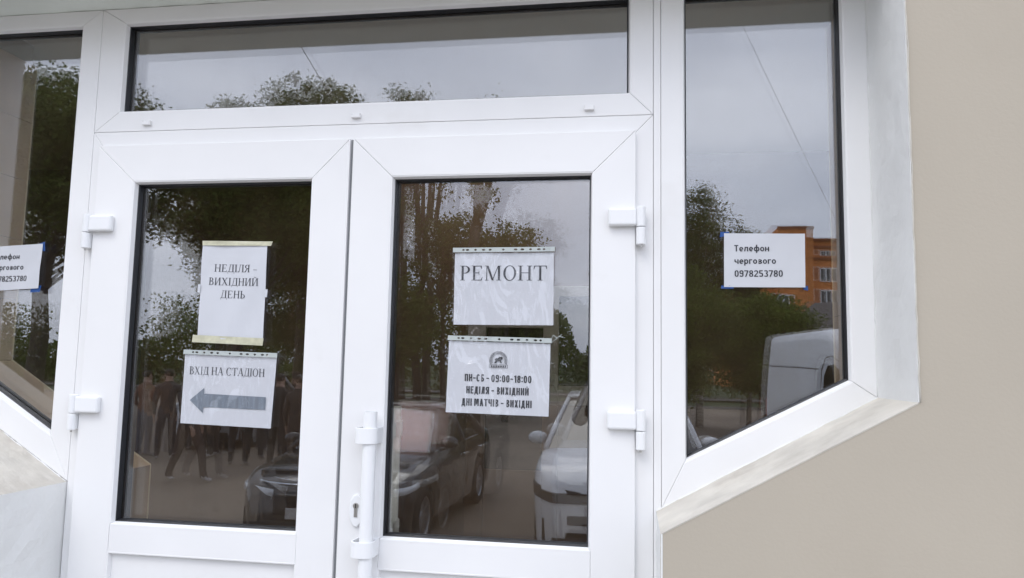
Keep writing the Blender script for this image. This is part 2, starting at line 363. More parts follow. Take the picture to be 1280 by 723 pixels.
# side windows
wr = empty('side_window', (0, 0, 0), 'white framed side window with slanted bottom right of the double door', 'window')
oR = [(.0878, 1.615), (.0878 + .0, 1.6155), (.657, 1.932), (.657, TOP), (.0878, TOP)]
oR = [(.0878, 1.6150), (.6592, 1.9325), (.6592, TOP), (.0878, TOP)]
iR = [(.1495, 1.741), (.5985, 1.9735), (.5985, 3.113), (.1495, 3.113)]
members(wr, oR, iR, ['bottom_rail', 'stile', 'top_rail', 'stile'])
glazing(iR, 0, wr, (0, 0), (.004, .001))
wl = empty('side_window', (0, 0, 0), 'white framed side window left of the double door, cut by the picture edge', 'window')
oL = [(-2.360, 1.984), (-1.7487, 1.613), (-1.7487, TOP), (-2.360, TOP)]
iL = [(-2.300, 2.022), (-1.8175, 1.7495), (-1.8175, 3.113), (-2.300, 3.113)]
iL = [(-2.300, 2.040), (-1.8175, 1.7495), (-1.8175, 3.113), (-2.300, 3.113)]
members(wl, oL, iL, ['bottom_rail', 'stile', 'top_rail', 'stile'])
glazing(iL, 0, wl, (.008, 0), (-.012, .001))

# ------------------------------------------------------------------ door leaves
YF = -.016
def leaf(x0, x1, gx0, gx1, label, t1, t2):
    d = empty('door_leaf', (0, 0, 0), label, 'door')
    z0, z1 = GZ + .012, 2.6885; g0, g1 = 1.4915, 2.5685; p0, p1 = .74, 1.409
    members(d, rect(x0, x1, z0, z1), rect(gx0, gx1, .70, g1), ['bottom_rail', 'stile', 'top_rail', 'stile'], YF, gap=.00045)
    mb = MB(); mb.box(gx0 + .0005, gx1 - .0005, YF + .0012, .07, p1, g0); mb.build('middle_rail', PVC, d, bevel=.0015)
    glazing(rect(gx0, gx1, g0, g1), YF, d, t1, t2)
    frame_loop(rect(gx0, gx1, .70, p1), [(-.002, YF + .012), (-.002, YF + .0006), (.003, YF + .001), (.006, YF + .016), (-.002, YF + .016)], ['panel_bead'], PVC, d, bevel=.0008)
    mb = MB(); mb.box(gx0 + .004, gx1 - .004, YF + .016, YF + .04, .70, p1 - .004); mb.build('lower_panel', PVC, d)
    return d
dl = leaf(-1.7125, -.8545, -1.5805, -.9705, 'left leaf of the white double door, with the arrow notice on its glass', (.004, 0), (-.006, .002))
dr = leaf(-.8440, .0150, -.7185, -.1065, 'right leaf of the white double door, carrying the vertical pull pipe and lock', (.0, .001), (-.015, .008))
# meeting rebate strip (grey gap between leaves)
mb = MB(); mb.box(-.8543, -.8442, -.004, .06, GZ + .02, 2.688); mb.build('meeting_gasket', SPC, dl)

def hinge(parent, xc, z, side):
    """surface hinge: wide flap on the leaf, barrel over the frame"""
    h = link('hinge', None, None, parent); h.empty_display_size = .05
    s = side
    mb = MB(); zz = z
    xa, xb = (xc - .012 * s, xc - .092 * s)
    mb.box(min(xa, xb), max(xa, xb), YF - .021, YF + .0005, zz - .0, zz + .052); o = mb.build('hinge_flap', PVCP, h, bevel=.007, seg=3)
    mb = MB(); mb.tube([(xc, YF - .008, zz - .002), (xc, YF - .008, zz + .056)], .0135, 18); mb.build('hinge_knuckle', PVCP, h, smooth=False, bevel=.002)
    mb = MB(); mb.tube([(xc, YF - .008, zz - .054), (xc, YF - .008, zz - .004)], .0135, 18); mb.build('hinge_barrel', PVCP, h, bevel=.002)
    mb = MB(); mb.box(xc - .013, xc + .013, YF - .004, .002, zz - .052, zz - .006); mb.build('hinge_plate', PVCP, h, bevel=.002)
    mb = MB(); mb.tube([(xc, YF - .008, zz - .061), (xc, YF - .008, zz - .056)], .0035, 8); mb.build('hinge_pin', STEEL, h)
for z in (2.404, 1.829, .86):
    hinge(dr, .030, z, 1); hinge(dl, -1.7285, z, -1)

# pull pipe with two clamp brackets, lock and its inside twin
def pull(parent, x, y, z0, z1, m, s, name='pull_handle'):
    h = link(name, None, None, parent); h.empty_display_size = .05
    mb = MB(); ztop = z1; n = 22; r = .0195
    # hollow pipe
    v = []; 
    for (zz, rr) in ((z0, r), (z1, r), (z1, r - .003), (z1 - .05, r - .003)):
        v += [(x + rr * math.cos(2 * math.pi * k / n), y + rr * math.sin(2 * math.pi * k / n), zz) for k in range(n)]
    f = [(i * n + k, i * n + (k + 1) % n, (i + 1) * n + (k + 1) % n, (i + 1) * n + k) for i in range(3) for k in range(n)]
    mb.add(v, f); mb.build('pipe', m, h, smooth=False)
    mb = MB(); mb.tube([(x, y, z1 - .05), (x, y, z1 - .012)], r - .0035, 16); mb.build('pipe_bore', DARK, h)
    for zb in (s[0], s[1]):
        # loop bracket: strap round the pipe running back to the door face
        out = []; inn = []; R1 = .0245; R0 = .0201
        yb = YF if y < 0 else .072
        sg = -1 if y < 0 else 1
        wx = -.018
        A = [(x + wx - R1, yb), ]
        pts_o = [(x + wx - R1 + .004, yb)] + [(x + R1 * math.cos(a) + (wx if math.cos(a) < 0 else 0) * 1, y + sg * R1 * math.sin(a)) for a in [math.pi - i * math.pi / 12 for i in range(13)]] + [(x + R1, yb)]
        pts_i = [(x + wx - R0 + .004, yb)] + [(x + R0 * math.cos(a) + (wx if math.cos(a) < 0 else 0) * 1, y + sg * R0 * math.sin(a)) for a in [math.pi - i * math.pi / 12 for i in range(13)]] + [(x + R0, yb)]
        k = len(pts_o); v = [(px, py, zb - .0225) for px, py in pts_o] + [(px, py, zb - .0225) for px, py in pts_i] + [(px, py, zb + .0225) for px, py in pts_o] + [(px, py, zb + .0225) for px, py in pts_i]
        f = []
        for i in range(k - 1):
            f += [(i, i + 1, 2 * k + i + 1, 2 * k + i), (k + i, 3 * k + i, 3 * k + i + 1, k + i + 1), (i, k + i, k + i + 1, i + 1), (2 * k + i, 2 * k + i + 1, 3 * k + i + 1, 3 * k + i)]
        mb = MB(); mb.add(v, f); mb.box(x + wx - .024, x + .0225, min(yb, yb + sg * .004), max(yb, yb + sg * .004), zb - .0215, zb + .0215)
        mb.build('bracket', m, h, bevel=.0012, fix=True)
        mb = MB(); mb.tube([(x - .030, yb + sg * .004, zb), (x - .030, yb + sg * .0075, zb)], .0055, 10); mb.tube([(x + .004, yb + sg * .004, zb), (x + .004, yb + sg * .0075, zb)], .005, 10)
        build_each(mb, 'bracket_screw', STEEL, h)
    return h
pull(dr, -.7405, -.060, .78, 1.861, PVCP, (1.792, 1.474))
GRNP = mat('pale_inside_pipe', (.84, .88, .83), .4)
pull(dr, -.7270, .128, .80, 1.868, GRNP, (1.80, 1.50))
lk = link('door_lock', None, None, dr)
mb = MB(); n = 28; cx, cz = -.787, 1.572
mb.prism([(cx + .021 * math.cos(2 * math.pi * k / n), cz + .047 * math.sin(2 * math.pi * k / n) + .0 ) for k in range(n)], YF - .009, YF + .001); mb.build('escutcheon', PVCP, lk, bevel=.003, fix=True)
mb = MB(); mb.tube([(cx, YF - .0115, cz + .014), (cx, YF - .006, cz + .014)], .0088, 16); mb.box(cx - .0052, cx + .0052, YF - .0113, YF - .006, cz - .018, cz + .008); mb.build('lock_cylinder', STEEL, lk, bevel=.001)
mb = MB(); mb.box(cx - .0012, cx + .0012, YF - .0122, YF - .0112, cz + .008, cz + .020); mb.build('keyhole', DARK, lk)

# ------------------------------------------------------------------ lettering
def sglyph(ch):
    """serif capitals as polygons; cap height 1. returns (polys, advance)"""
    T, t, s, sh = .125, .048, .085, .035; P = []
    def rc(x0, x1, z0, z1): P.append([(x0, z0), (x1, z0), (x1, z1), (x0, z1)])
    def foot(x, w=T, z=0): rc(x - s, x + w + s, z, z + sh)
    def stem(x, z0=0, z1=1, top=True, bot=True):
        rc(x, x + T, z0, z1)
        if bot: foot(x, T, z0)
        if top: foot(x, T, z1 - sh)
    def diag(xa, za, xb, zb, w): P.append([(xa, za), (xa + w, za), (xb + w, zb), (xb, zb)])
    def arc(cx, cz, rx, rz, a0, a1, T=T, t=t, n=20):
        A = [R(a0 + (a1 - a0) * i / n) for i in range(n + 1)]
        for a, b in zip(A, A[1:]):
            P.append([(cx + rx * math.cos(a), cz + rz * math.sin(a)), (cx + rx * math.cos(b), cz + rz * math.sin(b)), (cx + (rx - T) * math.cos(b), cz + (rz - t) * math.sin(b)), (cx + (rx - T) * math.cos(a), cz + (rz - t) * math.sin(a))])
    if ch in 'НИЙ':
        stem(.1); stem(.62)
        if ch == 'Н': rc(.2, .64, .49, .49 + t)
        else: P.append([(.2, .08), (.24, .05), (.65, .92), (.61, .95)])
        if ch == 'Й': arc(.42, 1.22, .14, .13, 195, 345, .045, .045)
        return P, .86
    if ch == 'І': stem(.1); return P, .34
    if ch == 'Е':
        stem(.1); rc(.1, .64, 0, t); rc(.1, .60, 1 - t, 1); rc(.2, .46, .49, .49 + t)
        P.append([(.62, 0), (.67, .24), (.64, .24), (.56, .04)]); P.append([(.54, .96), (.60, .78), (.625, .78), (.61, 1)]); rc(.44, .465, .38, .64)
        return P, .74
    if ch == 'Р': stem(.1); rc(.2, .33, 1 - t, 1); rc(.2, .33, .47, .47 + t); arc(.30, .735, .30, .265, -90, 90); return P, .66
    if ch == 'Я': stem(.48); rc(.32, .5, 1 - t, 1); rc(.30, .5, .49, .49 + t); arc(.34, .745, .28, .255, 90, 270); P.append([(.0, 0), (.14, 0), (.43, .5), (.32, .5)]); rc(-.04, .18, 0, sh); return P, .73
    if ch == 'Ь': stem(.1); rc(.2, .33, .51, .51 + t); rc(.2, .33, 0, t); arc(.30, .28, .32, .28, -90, 90); return P, .67
    if ch == 'В': stem(.1); rc(.2, .3, 1 - t, 1); rc(.2, .33, .5, .5 + t); rc(.2, .33, 0, t); arc(.28, .765, .28, .235, -90, 90); arc(.31, .272, .32, .272, -90, 90); return P, .70
    if ch == 'О': arc(.42, .5, .38, .52, 0, 360, .125, .04, 36); return P, .86
    if ch == 'С': arc(.42, .5, .37, .52, 42, 318, .125, .04, 30); P.append([(.70, .64), (.73, .64), (.72, 1.0), (.69, .9)]); return P, .78
    if ch == 'Т': stem(.36, top=False); rc(.06, .80, 1 - t, 1); P.append([(.06, 1), (.04, .75), (.065, .75), (.13, .97)]); P.append([(.80, 1), (.82, .75), (.795, .75), (.73, .97)]); return P, .84
    if ch == 'М':
        rc(.12, .12 + t, 0, 1); foot(.12, t); rc(.04, .22, 1 - sh, 1); diag(.12, 1, .44, 0, .125); diag(.46, 0, .79, 1, t); rc(.80, .80 + T, 0, 1); foot(.80); rc(.80, 1.0, 1 - sh, 1); return P, 1.05
    if ch == 'Х': diag(.08, 1, .60, 0, .15); diag(.10, 0, .62, 1, .05); foot(.08, .1, 0); foot(.62, .1, 0); foot(.08, .1, 1 - sh); foot(.62, .1, 1 - sh); return P, .84
    if ch == 'А': diag(.06, 0, .40, 1, .05); diag(.62, 0, .34, 1, .14); rc(.2, .62, .32, .32 + t); foot(.02, .1); foot(.62, .14); return P, .82
    if ch in 'ЛД':
        dz = .0
        P.append([(.14, .05), (.20, .05), (.36, 1), (.31, 1)]); rc(.58, .58 + T, 0, 1); rc(.22, .80, 1 - sh, 1)
        if ch == 'Л': foot(.58); rc(.02, .18, 0, t); P.append([(.02, 0), (.12, 0), (.10, .11), (.03, .11)])
        else: rc(.02, .80, 0, t); rc(.02, .05, -.22, .02); rc(.77, .80, -.22, .02)
        return P, .82
    if ch == '–': rc(.04, .50, .30, .345); return P, .54
    return [], .30
def serif_text(text, cx, z, cap, width, y, parent, name='lettering', m=None, tilt=0.0):
    """text centred on cx with baseline z; width = total width in metres"""
    polys = []; x = 0
    for ch in text:
        P, a = sglyph(ch)
        polys += [[(px + x, pz) for px, pz in q] for q in P]; x += a + .03
    sx = width / x; v = []; f = []
    for q in polys:
        b = len(v)
        for px, pz in q:
            X = (px * sx) - width / 2; Z = pz * cap; v.append((cx + X, SURF[parent.name](cx + X, z + Z), z + Z + X * tilt))
        f.append(tuple(range(b, b + len(q))))
    mb = MB(); mb.add(v, f); return mb.build(name, m or INK, parent)
def hglyph(ch, T, t, Wd):
    """plain heavy letters; cap height 1, Wd = width of a round capital, T/t = stem and bar weight"""
    P = []; xh = .70
    def rc(x0, x1, z0, z1): P.append([(x0, z0), (x1, z0), (x1, z1), (x0, z1)])
    def dg(xa, za, xb, zb, w=None): w = w or T * 1.05; P.append([(xa, za), (xa + w, za), (xb + w, zb), (xb, zb)])
    def arc(x0, x1, z0, z1, a0=0, a1=360, n=28, TT=None, tt=None, e=.75):
        TT, tt = TT or T, tt or t; cx, cz, rx, rz = (x0 + x1) / 2, (z0 + z1) / 2, (x1 - x0) / 2, (z1 - z0) / 2
        def pt(a, rx, rz):
            c, d = math.cos(a), math.sin(a); return (cx + rx * math.copysign(abs(c) ** e, c), cz + rz * math.copysign(abs(d) ** e, d))
        A = [R(a0 + (a1 - a0) * i / n) for i in range(n + 1)]
        for u, v_ in zip(A, A[1:]): P.append([pt(u, rx, rz), pt(v_, rx, rz), pt(v_, rx - TT, rz - tt), pt(u, rx - TT, rz - tt)])
    W = Wd; g = .10
    if ch == 'П': rc(0, T, 0, 1); rc(W - T, W, 0, 1); rc(T, W - T, 1 - t, 1)
    elif ch == 'Н': rc(0, T, 0, 1); rc(W - T, W, 0, 1); rc(T, W - T, .5 - t / 2, .5 + t / 2)
    elif ch in 'ИЙ':
        rc(0, T, 0, 1); rc(W - T, W, 0, 1); P.append([(T, .10), (T, .34), (W - T, .90), (W - T, .66)])
        if ch == 'Й': rc(W * .25, W * .75, 1.10, 1.18)
    elif ch == 'С': arc(0, W, 0, 1, 35, 325)
    elif ch == 'О' or ch == '0': arc(0, W, 0, 1)
    elif ch == 'Б': rc(0, T, 0, 1); rc(T, W * .92, 1 - t, 1); arc(-W * .55, W, 0, .60, -90, 90)
    elif ch == 'В': rc(0, T, 0, 1); arc(-W * .5, W * .95, .48, 1, -90, 90, tt=t * .9); arc(-W * .5, W, 0, .54, -90, 90, tt=t * .9)
    elif ch == 'Е': rc(0, T, 0, 1); rc(T, W * .85, 0, t); rc(T, W * .85, 1 - t, 1); rc(T, W * .75, .5 - t / 2, .5 + t / 2); W *= .88
    elif ch == 'І': rc(0, T, 0, 1); W = T
    elif ch == 'Д': W *= 1.1; P.append([(.05, t), (.05 + T, t), (.12 + T, 1), (.12, 1)]); rc(W - T - .06, W - .06, t, 1); rc(.12, W - .06, 1 - t, 1); rc(0, W, 0, t); rc(0, T * .7, -.16, 0); rc(W - T * .7, W, -.16, 0)
    elif ch == 'Л': P.append([(.02, 0), (.02 + T, 0), (.14 + T, 1), (.14, 1)]); rc(W - T, W, 0, 1); rc(.14, W, 1 - t, 1)
    elif ch == 'Я': rc(W - T, W, 0, 1); arc(0, W * 1.55, .42, 1, 90, 270); dg(0, 0, W * .38, .46)
    elif ch == 'Х': dg(0, 0, W - T * 1.05, 1); dg(W - T * 1.05, 0, 0, 1)
    elif ch == 'М': W *= 1.35; rc(0, T, 0, 1); rc(W - T, W, 0, 1); P.append([(T * .6, 1), (T * 1.5, 1), (W / 2 + T * .4, .2), (W / 2 - T * .4, .2)]); P.append([(W - T * 1.5, 1), (W - T * .6, 1), (W / 2 + T * .4, .2), (W / 2 - T * .4, .2)])
    elif ch == 'А': W *= 1.05; dg(0, 0, W / 2 - T * .55, 1); dg(W - T * 1.05, 0, W / 2 - T * .5, 1); rc(T, W - T, .22, .22 + t)
    elif ch == 'Т': rc(W / 2 - T / 2, W / 2 + T / 2, 0, 1 - t); rc(0, W, 1 - t, 1)
    elif ch == 'Ч': rc(W - T, W, 0, 1); rc(0, T, .55, 1); arc(0, W, .38, .9, 180, 290)
    elif ch == '9': arc(0, W, .42, 1); rc(W - T, W, .2, .72); arc(0, W, 0, .6, 200, 345)
    elif ch == '1': rc(W * .35, W * .35 + T, 0, 1); P.append([(0.02, .74), (.02, .86), (W * .35, 1), (W * .35, .84)]); W = W * .35 + T
    elif ch == '8': arc(W * .04, W * .96, .48, 1, tt=t * .9); arc(0, W, 0, .54, tt=t * .9)
    elif ch == '7': rc(0, W, 1 - t, 1); dg(W * .18, 0, W - T * 1.05, 1 - t)
    elif ch == '2': arc(0, W, .40, 1, -20, 165); dg(0, t, W - T * 1.15, .58); rc(0, W, 0, t)
    elif ch == '5': rc(.03, W * .93, 1 - t, 1); rc(.03, .03 + T, .5, 1); arc(0, W, 0, .62, -155, 125)
    elif ch == '3': arc(0, W * .97, .48, 1, -90, 155, tt=t * .9); arc(0, W, 0, .54, -155, 90, tt=t * .9)
    elif ch == ':': rc(0, T, .12, .12 + T); rc(0, T, .62, .62 + T); W = T
    elif ch == '–': rc(0, W * .75, .40, .40 + t); W *= .75
    elif ch == '-': rc(0, W * .45, .40, .40 + t); W *= .45
    elif ch == 'е': arc(0, W, 0, xh, 0, 315, e=1); rc(T * .8, W - .01, xh / 2 - t * .45, xh / 2 + t * .35)
    elif ch == 'о': arc(0, W, 0, xh, e=1)
    elif ch == 'л': P.append([(.0, 0), (T, 0), (.10 + T, xh), (.10, xh)]); rc(W - T, W, 0, xh); rc(.10, W, xh - t, xh)
    elif ch == 'н': rc(0, T, 0, xh); rc(W - T, W, 0, xh); rc(T, W - T, xh / 2 - t / 2, xh / 2 + t / 2)
    elif ch == 'ф': W *= 1.35; arc(0, W / 2 + T / 2, 0, xh, e=1); arc(W / 2 - T / 2, W, 0, xh, e=1); rc(W / 2 - T / 2, W / 2 + T / 2, -.26, 1.02)
    elif ch == 'ч': rc(W - T, W, 0, xh); rc(0, T, xh * .52, xh); arc(0, W, xh * .32, xh * 1.0, 180, 290, e=1)
    elif ch == 'р': rc(0, T, -.26, xh); arc(0, W, 0, xh, e=1)
    elif ch == 'г': rc(0, T, 0, xh); rc(T, W * .75, xh - t, xh); W *= .78
    elif ch == 'в': rc(0, T, 0, xh); arc(-W * .6, W * .95, xh * .46, xh, -90, 90, tt=t * .85); arc(-W * .6, W, 0, xh * .54, -90, 90, tt=t * .85)
    else: return [], W * .45
    # pieces that belong to left-open bowls are trimmed to the stem
    if ch in 'БВв': P = [[(max(x, T * .5), z) for x, z in q] for q in P if max(x for x, z in q) > T * .5]
    if ch == 'Я': P = [[(min(x, W - T * .5), z) for x, z in q] if q is not P[0] else q for q in P]
    return P, W + g
def sans_text(text, cx, z, cap, width, y, parent, bold=.02, name='lettering', align='CENTER', tilt=0.0, T=.17, t=.15, Wd=.56):
    V = []; F = []; x = 0
    for i, ch in enumerate(text):
        P, a = hglyph(ch, T, t, Wd)
        for k, q in enumerate(P):
            b = len(V); V += [(px + x, pz, k % 3) for px, pz in q]; F.append(tuple(range(b, b + len(q))))
        x += a
    sx = width / x; out = []
    for px, pz, k in V:
        X = px * sx - (width / 2 if align == 'CENTER' else 0); Z = z + pz * cap + X * tilt; out.append((cx + X, SURF[parent.name](cx + X, Z) - k * .00004, Z))
    mb = MB(); mb.add(out, F); return mb.build(name, INK, parent)

# ------------------------------------------------------------------ paper notices
YG = YF + .036        # street face of the door panes
YW = .036             # street face of the window panes
SURF = {}
def sheet(name, tl, tr, br, bl, y, m, parent, n=16, m2=10, amp=.0012, lift=.0, thick=None, seed=0):
    rg = np.random.default_rng(seed); ph = rg.random(6) * 6.28; mb = MB(); v = []
    for i in range(m2 + 1):
        for j in range(n + 1):
            a, b = j / n, i / m2
            x = (tl[0] * (1 - a) + tr[0] * a) * (1 - b) + (bl[0] * (1 - a) + br[0] * a) * b
            z = (tl[1] * (1 - a) + tr[1] * a) * (1 - b) + (bl[1] * (1 - a) + br[1] * a) * b
            w = amp * (math.sin(a * 7 + ph[0]) * math.cos(b * 5 + ph[1]) + .6 * math.sin(a * 13 + b * 9 + ph[2])) - amp * 1.6
            w -= lift * max(0, (a - .75) / .25) ** 2 * max(0, b)
            v.append((x, y + w, z))
    f = [(i * (n + 1) + j, (i + 1) * (n + 1) + j, (i + 1) * (n + 1) + j + 1, i * (n + 1) + j + 1) for i in range(m2) for j in range(n)]
    def surf(x, z):
        a = (x - (tl[0] + bl[0]) / 2) / ((tr[0] + br[0] - tl[0] - bl[0]) / 2); b = ((tl[1] + tr[1]) / 2 - z) / ((tl[1] + tr[1] - bl[1] - br[1]) / 2)
        w = amp * (math.sin(a * 7 + ph[0]) * math.cos(b * 5 + ph[1]) + .6 * math.sin(a * 13 + b * 9 + ph[2])) - amp * 1.6 - lift * max(0, (a - .75) / .25) ** 2 * max(0, b)
        return y + w - .0008
    if name == 'paper': SURF[parent.name] = surf
    mb.add(v, f); o = mb.build(name, m, parent, smooth=True)
    if thick: s = o.modifiers.new('solid', 'SOLIDIFY'); s.thickness = thick; s.offset = 1
    return o
def strip(tl, tr, br, bl, y, parent, seed):
    """punched edge of a plastic pocket, with real holes"""
    w = Vector((tr[0] - tl[0], tr[1] - tl[1])).length; h = tl[1] - bl[1]
    cu = bpy.data.curves.new('s', 'CURVE'); cu.dimensions = '2D'; cu.fill_mode = 'FRONT'
    def spl(pts):
        s = cu.splines.new('POLY'); s.points.add(len(pts) - 1); s.use_cyclic_u = True
        for p, q in zip(s.points, pts): p.co = (q[0], q[1], 0, 1)
    spl([(0, 0), (w, 0), (w, h), (0, h)])
    for u, e in ((.105, .3), (.145, .8), (.225, .2), (.305, .9), (.37, .6), (.50, .2), (.62, .9), (.685, .9), (.765, .3), (.845, .9), (.895, .2)):
        rx = .0032 + .0028 * e; rz = .0030
        spl([(u * w + rx * math.cos(k * math.pi / 5), h * .5 + rz * math.sin(k * math.pi / 5)) for k in range(10)])
    ob = bpy.data.objects.new('s', cu); COL.objects.link(ob); bpy.context.view_layer.update()
    me = bpy.data.meshes.new_from_object(ob.evaluated_get(bpy.context.evaluated_depsgraph_get())); bpy.data.objects.remove(ob)
    co = np.zeros(len(me.vertices) * 3); me.vertices.foreach_get('co', co); co = co.reshape(-1, 3)
    sl_ = (tr[1] - tl[1]) / (tr[0] - tl[0])
    out = np.stack([bl[0] + co[:, 0], np.full(len(co), y), bl[1] + co[:, 1] + co[:, 0] * sl_], 1)
    me.vertices.foreach_set('co', out.ravel()); me.materials.clear(); me.update()
    o = link('punched_strip', me, STRIP, parent); s = o.modifiers.new('solid', 'SOLIDIFY'); s.thickness = .0005; s.offset = 1; return o

# notice 1: РЕМОНТ
n1 = empty('paper_notice', (0, 0, 0), 'landscape paper reading РЕМОНТ in a clear pocket, upper of the two on the right leaf', 'notice')
sheet('paper', (-.5265, 2.3375), (-.2245, 2.3385), (-.2235, 2.1215), (-.5255, 2.1205), YG - .0016, PAPER, n1, seed=1, amp=.0004)
serif_text('РЕМОНТ', -.3755, 2.2545, .0445, .2680, YG - .0042, n1)
sheet('plastic_pocket', (-.533, 2.353), (-.220, 2.3545), (-.2205, 2.1195), (-.5285, 2.1185), YG - .0058, FILM, n1, n=40, m2=28, amp=.0009, seed=2)
strip((-.532, 2.3535), (-.221, 2.3550), (-.221, 2.3410), (-.532, 2.3395), YG - .0075, n1, 1)
# notice 2: opening hours
n2 = empty('paper_notice', (0, 0, 0), 'opening hours sheet with a round crest, in a clear pocket on the right leaf', 'notice')
sheet('paper', (-.5375, 2.0715), (-.2310, 2.0665), (-.2340, 1.8545), (-.5420, 1.8590), YG - .0016, PAPER, n2, seed=3, amp=.0004)
sheet('plastic_pocket', (-.541, 2.087), (-.2265, 2.083), (-.2325, 1.8520), (-.5430, 1.8570), YG - .0058, FILM, n2, n=40, m2=28, amp=.0009, seed=4)
strip((-.540, 2.0875), (-.2270, 2.0825), (-.2270, 2.0685), (-.540, 2.0735), YG - .0075, n2, 2)
sans_text('ПН–СБ – 09:00–18:00', -.3850, 1.9510, .0215, .2030, YG - .0042, n2, .030, tilt=-.012, T=.165, t=.155, Wd=.42)
sans_text('НЕДІЛЯ – ВИХІДНИЙ', -.3860, 1.9150, .0215, .1900, YG - .0042, n2, .030, tilt=-.012, T=.165, t=.155, Wd=.42)
sans_text('ДНІ МАТЧІВ – ВИХІДНІ', -.3880, 1.8790, .0215, .2130, YG - .0042, n2, .030, tilt=-.012, T=.165, t=.155, Wd=.42)
# crest: ring of ticks, inner ring, animal, ribbon
mb = MB(); cx, cz, yy = -.3855, 2.0150, YG - .0042
def ring2(r0, r1, a0, a1, n):
    for i in range(n):
        a, b = R(a0 + (a1 - a0) * i / n), R(a0 + (a1 - a0) * (i + 1) / n)
        mb.add([(cx + r0 * math.cos(a), yy, cz + r0 * math.sin(a)), (cx + r1 * math.cos(a), yy, cz + r1 * math.sin(a)), (cx + r1 * math.cos(b), yy, cz + r1 * math.sin(b)), (cx + r0 * math.cos(b), yy, cz + r0 * math.sin(b))], [(0, 1, 2, 3)])
ring2(.0255, .0268, -25, 205, 40); ring2(.0182, .0190, -25, 205, 34)
for k in range(23):
    a = -22 + k * 10; ring2(.0205, .0242, a, a + 5.2, 1)
mb.build('crest_ring', INK, n2)
mb = MB()
mb.add([(cx + x * .001, yy, cz + z * .001) for x, z in [(-13, -9), (-9, -1), (-11, 4), (-6, 7), (-2, 6), (3, 11), (8, 10), (11, 12), (13, 8), (12, 4), (9, 2), (8, -3), (11, -8), (7, -8), (4, -3), (-3, -3), (-7, -8), (-9, -8)]], [tuple(range(18))])
mb.build('crest_animal', INK, n2)
mb = MB()
for (a, b, c, d) in ((-26, 26, -13.2, -12.2), (-26, 26, -22.2, -21.2), (-28, -27, -23, -12), (27, 28, -23, -12)):
    mb.add([(cx + a * .001, yy, cz + c * .001), (cx + b * .001, yy, cz + c * .001), (cx + b * .001, yy, cz + d * .001), (cx + a * .001, yy, cz + d * .001)], [(0, 1, 2, 3)])
for k in range(9):
    x = -22 + k * 5.2; mb.add([(cx + x * .001, yy, cz - .0202), (cx + (x + 3.3) * .001, yy, cz - .0202), (cx + (x + 2.8) * .001, yy, cz - .0145), (cx + (x + .4) * .001, yy, cz - .0145)], [(0, 1, 2, 3)])
mb.build('crest_ribbon', INK, n2)
# loose tape thread by the sheet
mb = MB(); mb.tube([(-.228, YG - .004, 2.082), (-.222, YG - .012, 2.092), (-.212, YG - .016, 2.084), (-.203, YG - .012, 2.088), (-.193, YG - .010, 2.086)], .0009, 5); mb.tube([(-.226, YG - .004, 2.072), (-.216, YG - .010, 2.079), (-.204, YG - .008, 2.090), (-.198, YG - .006, 2.094)], .0007, 5); build_each(mb, 'loose_tape', STRIP, n2)

# notice 3: Sunday closed (portrait, taped)
n3 = empty('paper_notice', (0, 0, 0), 'portrait paper about Sunday with yellowed tape at top and bottom, upper on the left leaf', 'notice')
sheet('paper', (-1.3560, 2.3770), (-1.1350, 2.3710), (-1.1345, 2.0600), (-1.3575, 2.0680), YG - .0016, PAPER, n3, seed=5, amp=.0022)
for t_, (w_, zz_) in zip(('НЕДІЛЯ –', 'ВИХІДНИЙ', 'ДЕНЬ'), ((.150, 2.2800), (.172, 2.2370), (.086, 2.1965))):
    serif_text(t_, -1.2430 if t_ != 'НЕДІЛЯ –' else -1.238, zz_, .0240, w_, YG - .0088, n3, tilt=-.02)
def tape(a, b, c, d, parent, m, y, seed=0, name='tape'): return sheet(name, a, b, c, d, y, m, parent, n=12, m2=3, amp=.0008, seed=seed)
tape((-1.357, 2.381), (-1.116, 2.377), (-1.122, 2.363), (-1.356, 2.366), n3, TAPEY, YG - .0075, 1)
tape((-1.370, 2.079), (-1.130, 2.071), (-1.133, 2.048), (-1.373, 2.056), n3, TAPEY, YG - .0075, 2)
tape((-1.364, 2.240), (-1.355, 2.240), (-1.356, 2.215), (-1.365, 2.215), n3, PAPER, YG - .0060, 3)
tape((-1.138, 2.225), (-1.126, 2.225), (-1.127, 2.200), (-1.138, 2.200), n3, PAPER, YG - .0060, 4)
# notice 4: stadium arrow
n4 = empty('paper_notice', (0, 0, 0), 'landscape paper with a big grey arrow pointing left, lower on the left leaf', 'notice')
sheet('paper', (-1.3965, 2.0170), (-1.0860, 2.0120), (-1.0950, 1.7935), (-1.3990, 1.8010), YG - .0016, PAPER, n4, seed=7, amp=.0005)
sheet('plastic_pocket', (-1.400, 2.031), (-1.0810, 2.026), (-1.0930, 1.7915), (-1.4010, 1.7995), YG - .0058, FILM, n4, n=40, m2=28, amp=.0009, seed=8)
strip((-1.3995, 2.0320), (-1.0830, 2.0255), (-1.0830, 2.0115), (-1.3995, 2.0180), YG - .0075, n4, 3)
serif_text('ВХІД НА СТАДІОН', -1.2500, 1.9530, .0245, .2560, YG - .0042, n4, tilt=-.014)
mb = MB(); A = [(-1.3700, 1.8740), (-1.3230, 1.8340), (-1.3230, 1.8530), (-1.1150, 1.8500), (-1.1150, 1.8890), (-1.3230, 1.8950), (-1.3230, 1.9130)]
mb.add([(x, YG - .0042, z) for x, z in A], [tuple(range(7))]); mb.build('arrow', INKG, n4)
for q in (n1, n2, n3, n4): q.location = (0, 0, 2 * (1 - .9905)); q.scale = (.9905, 1, .9905)
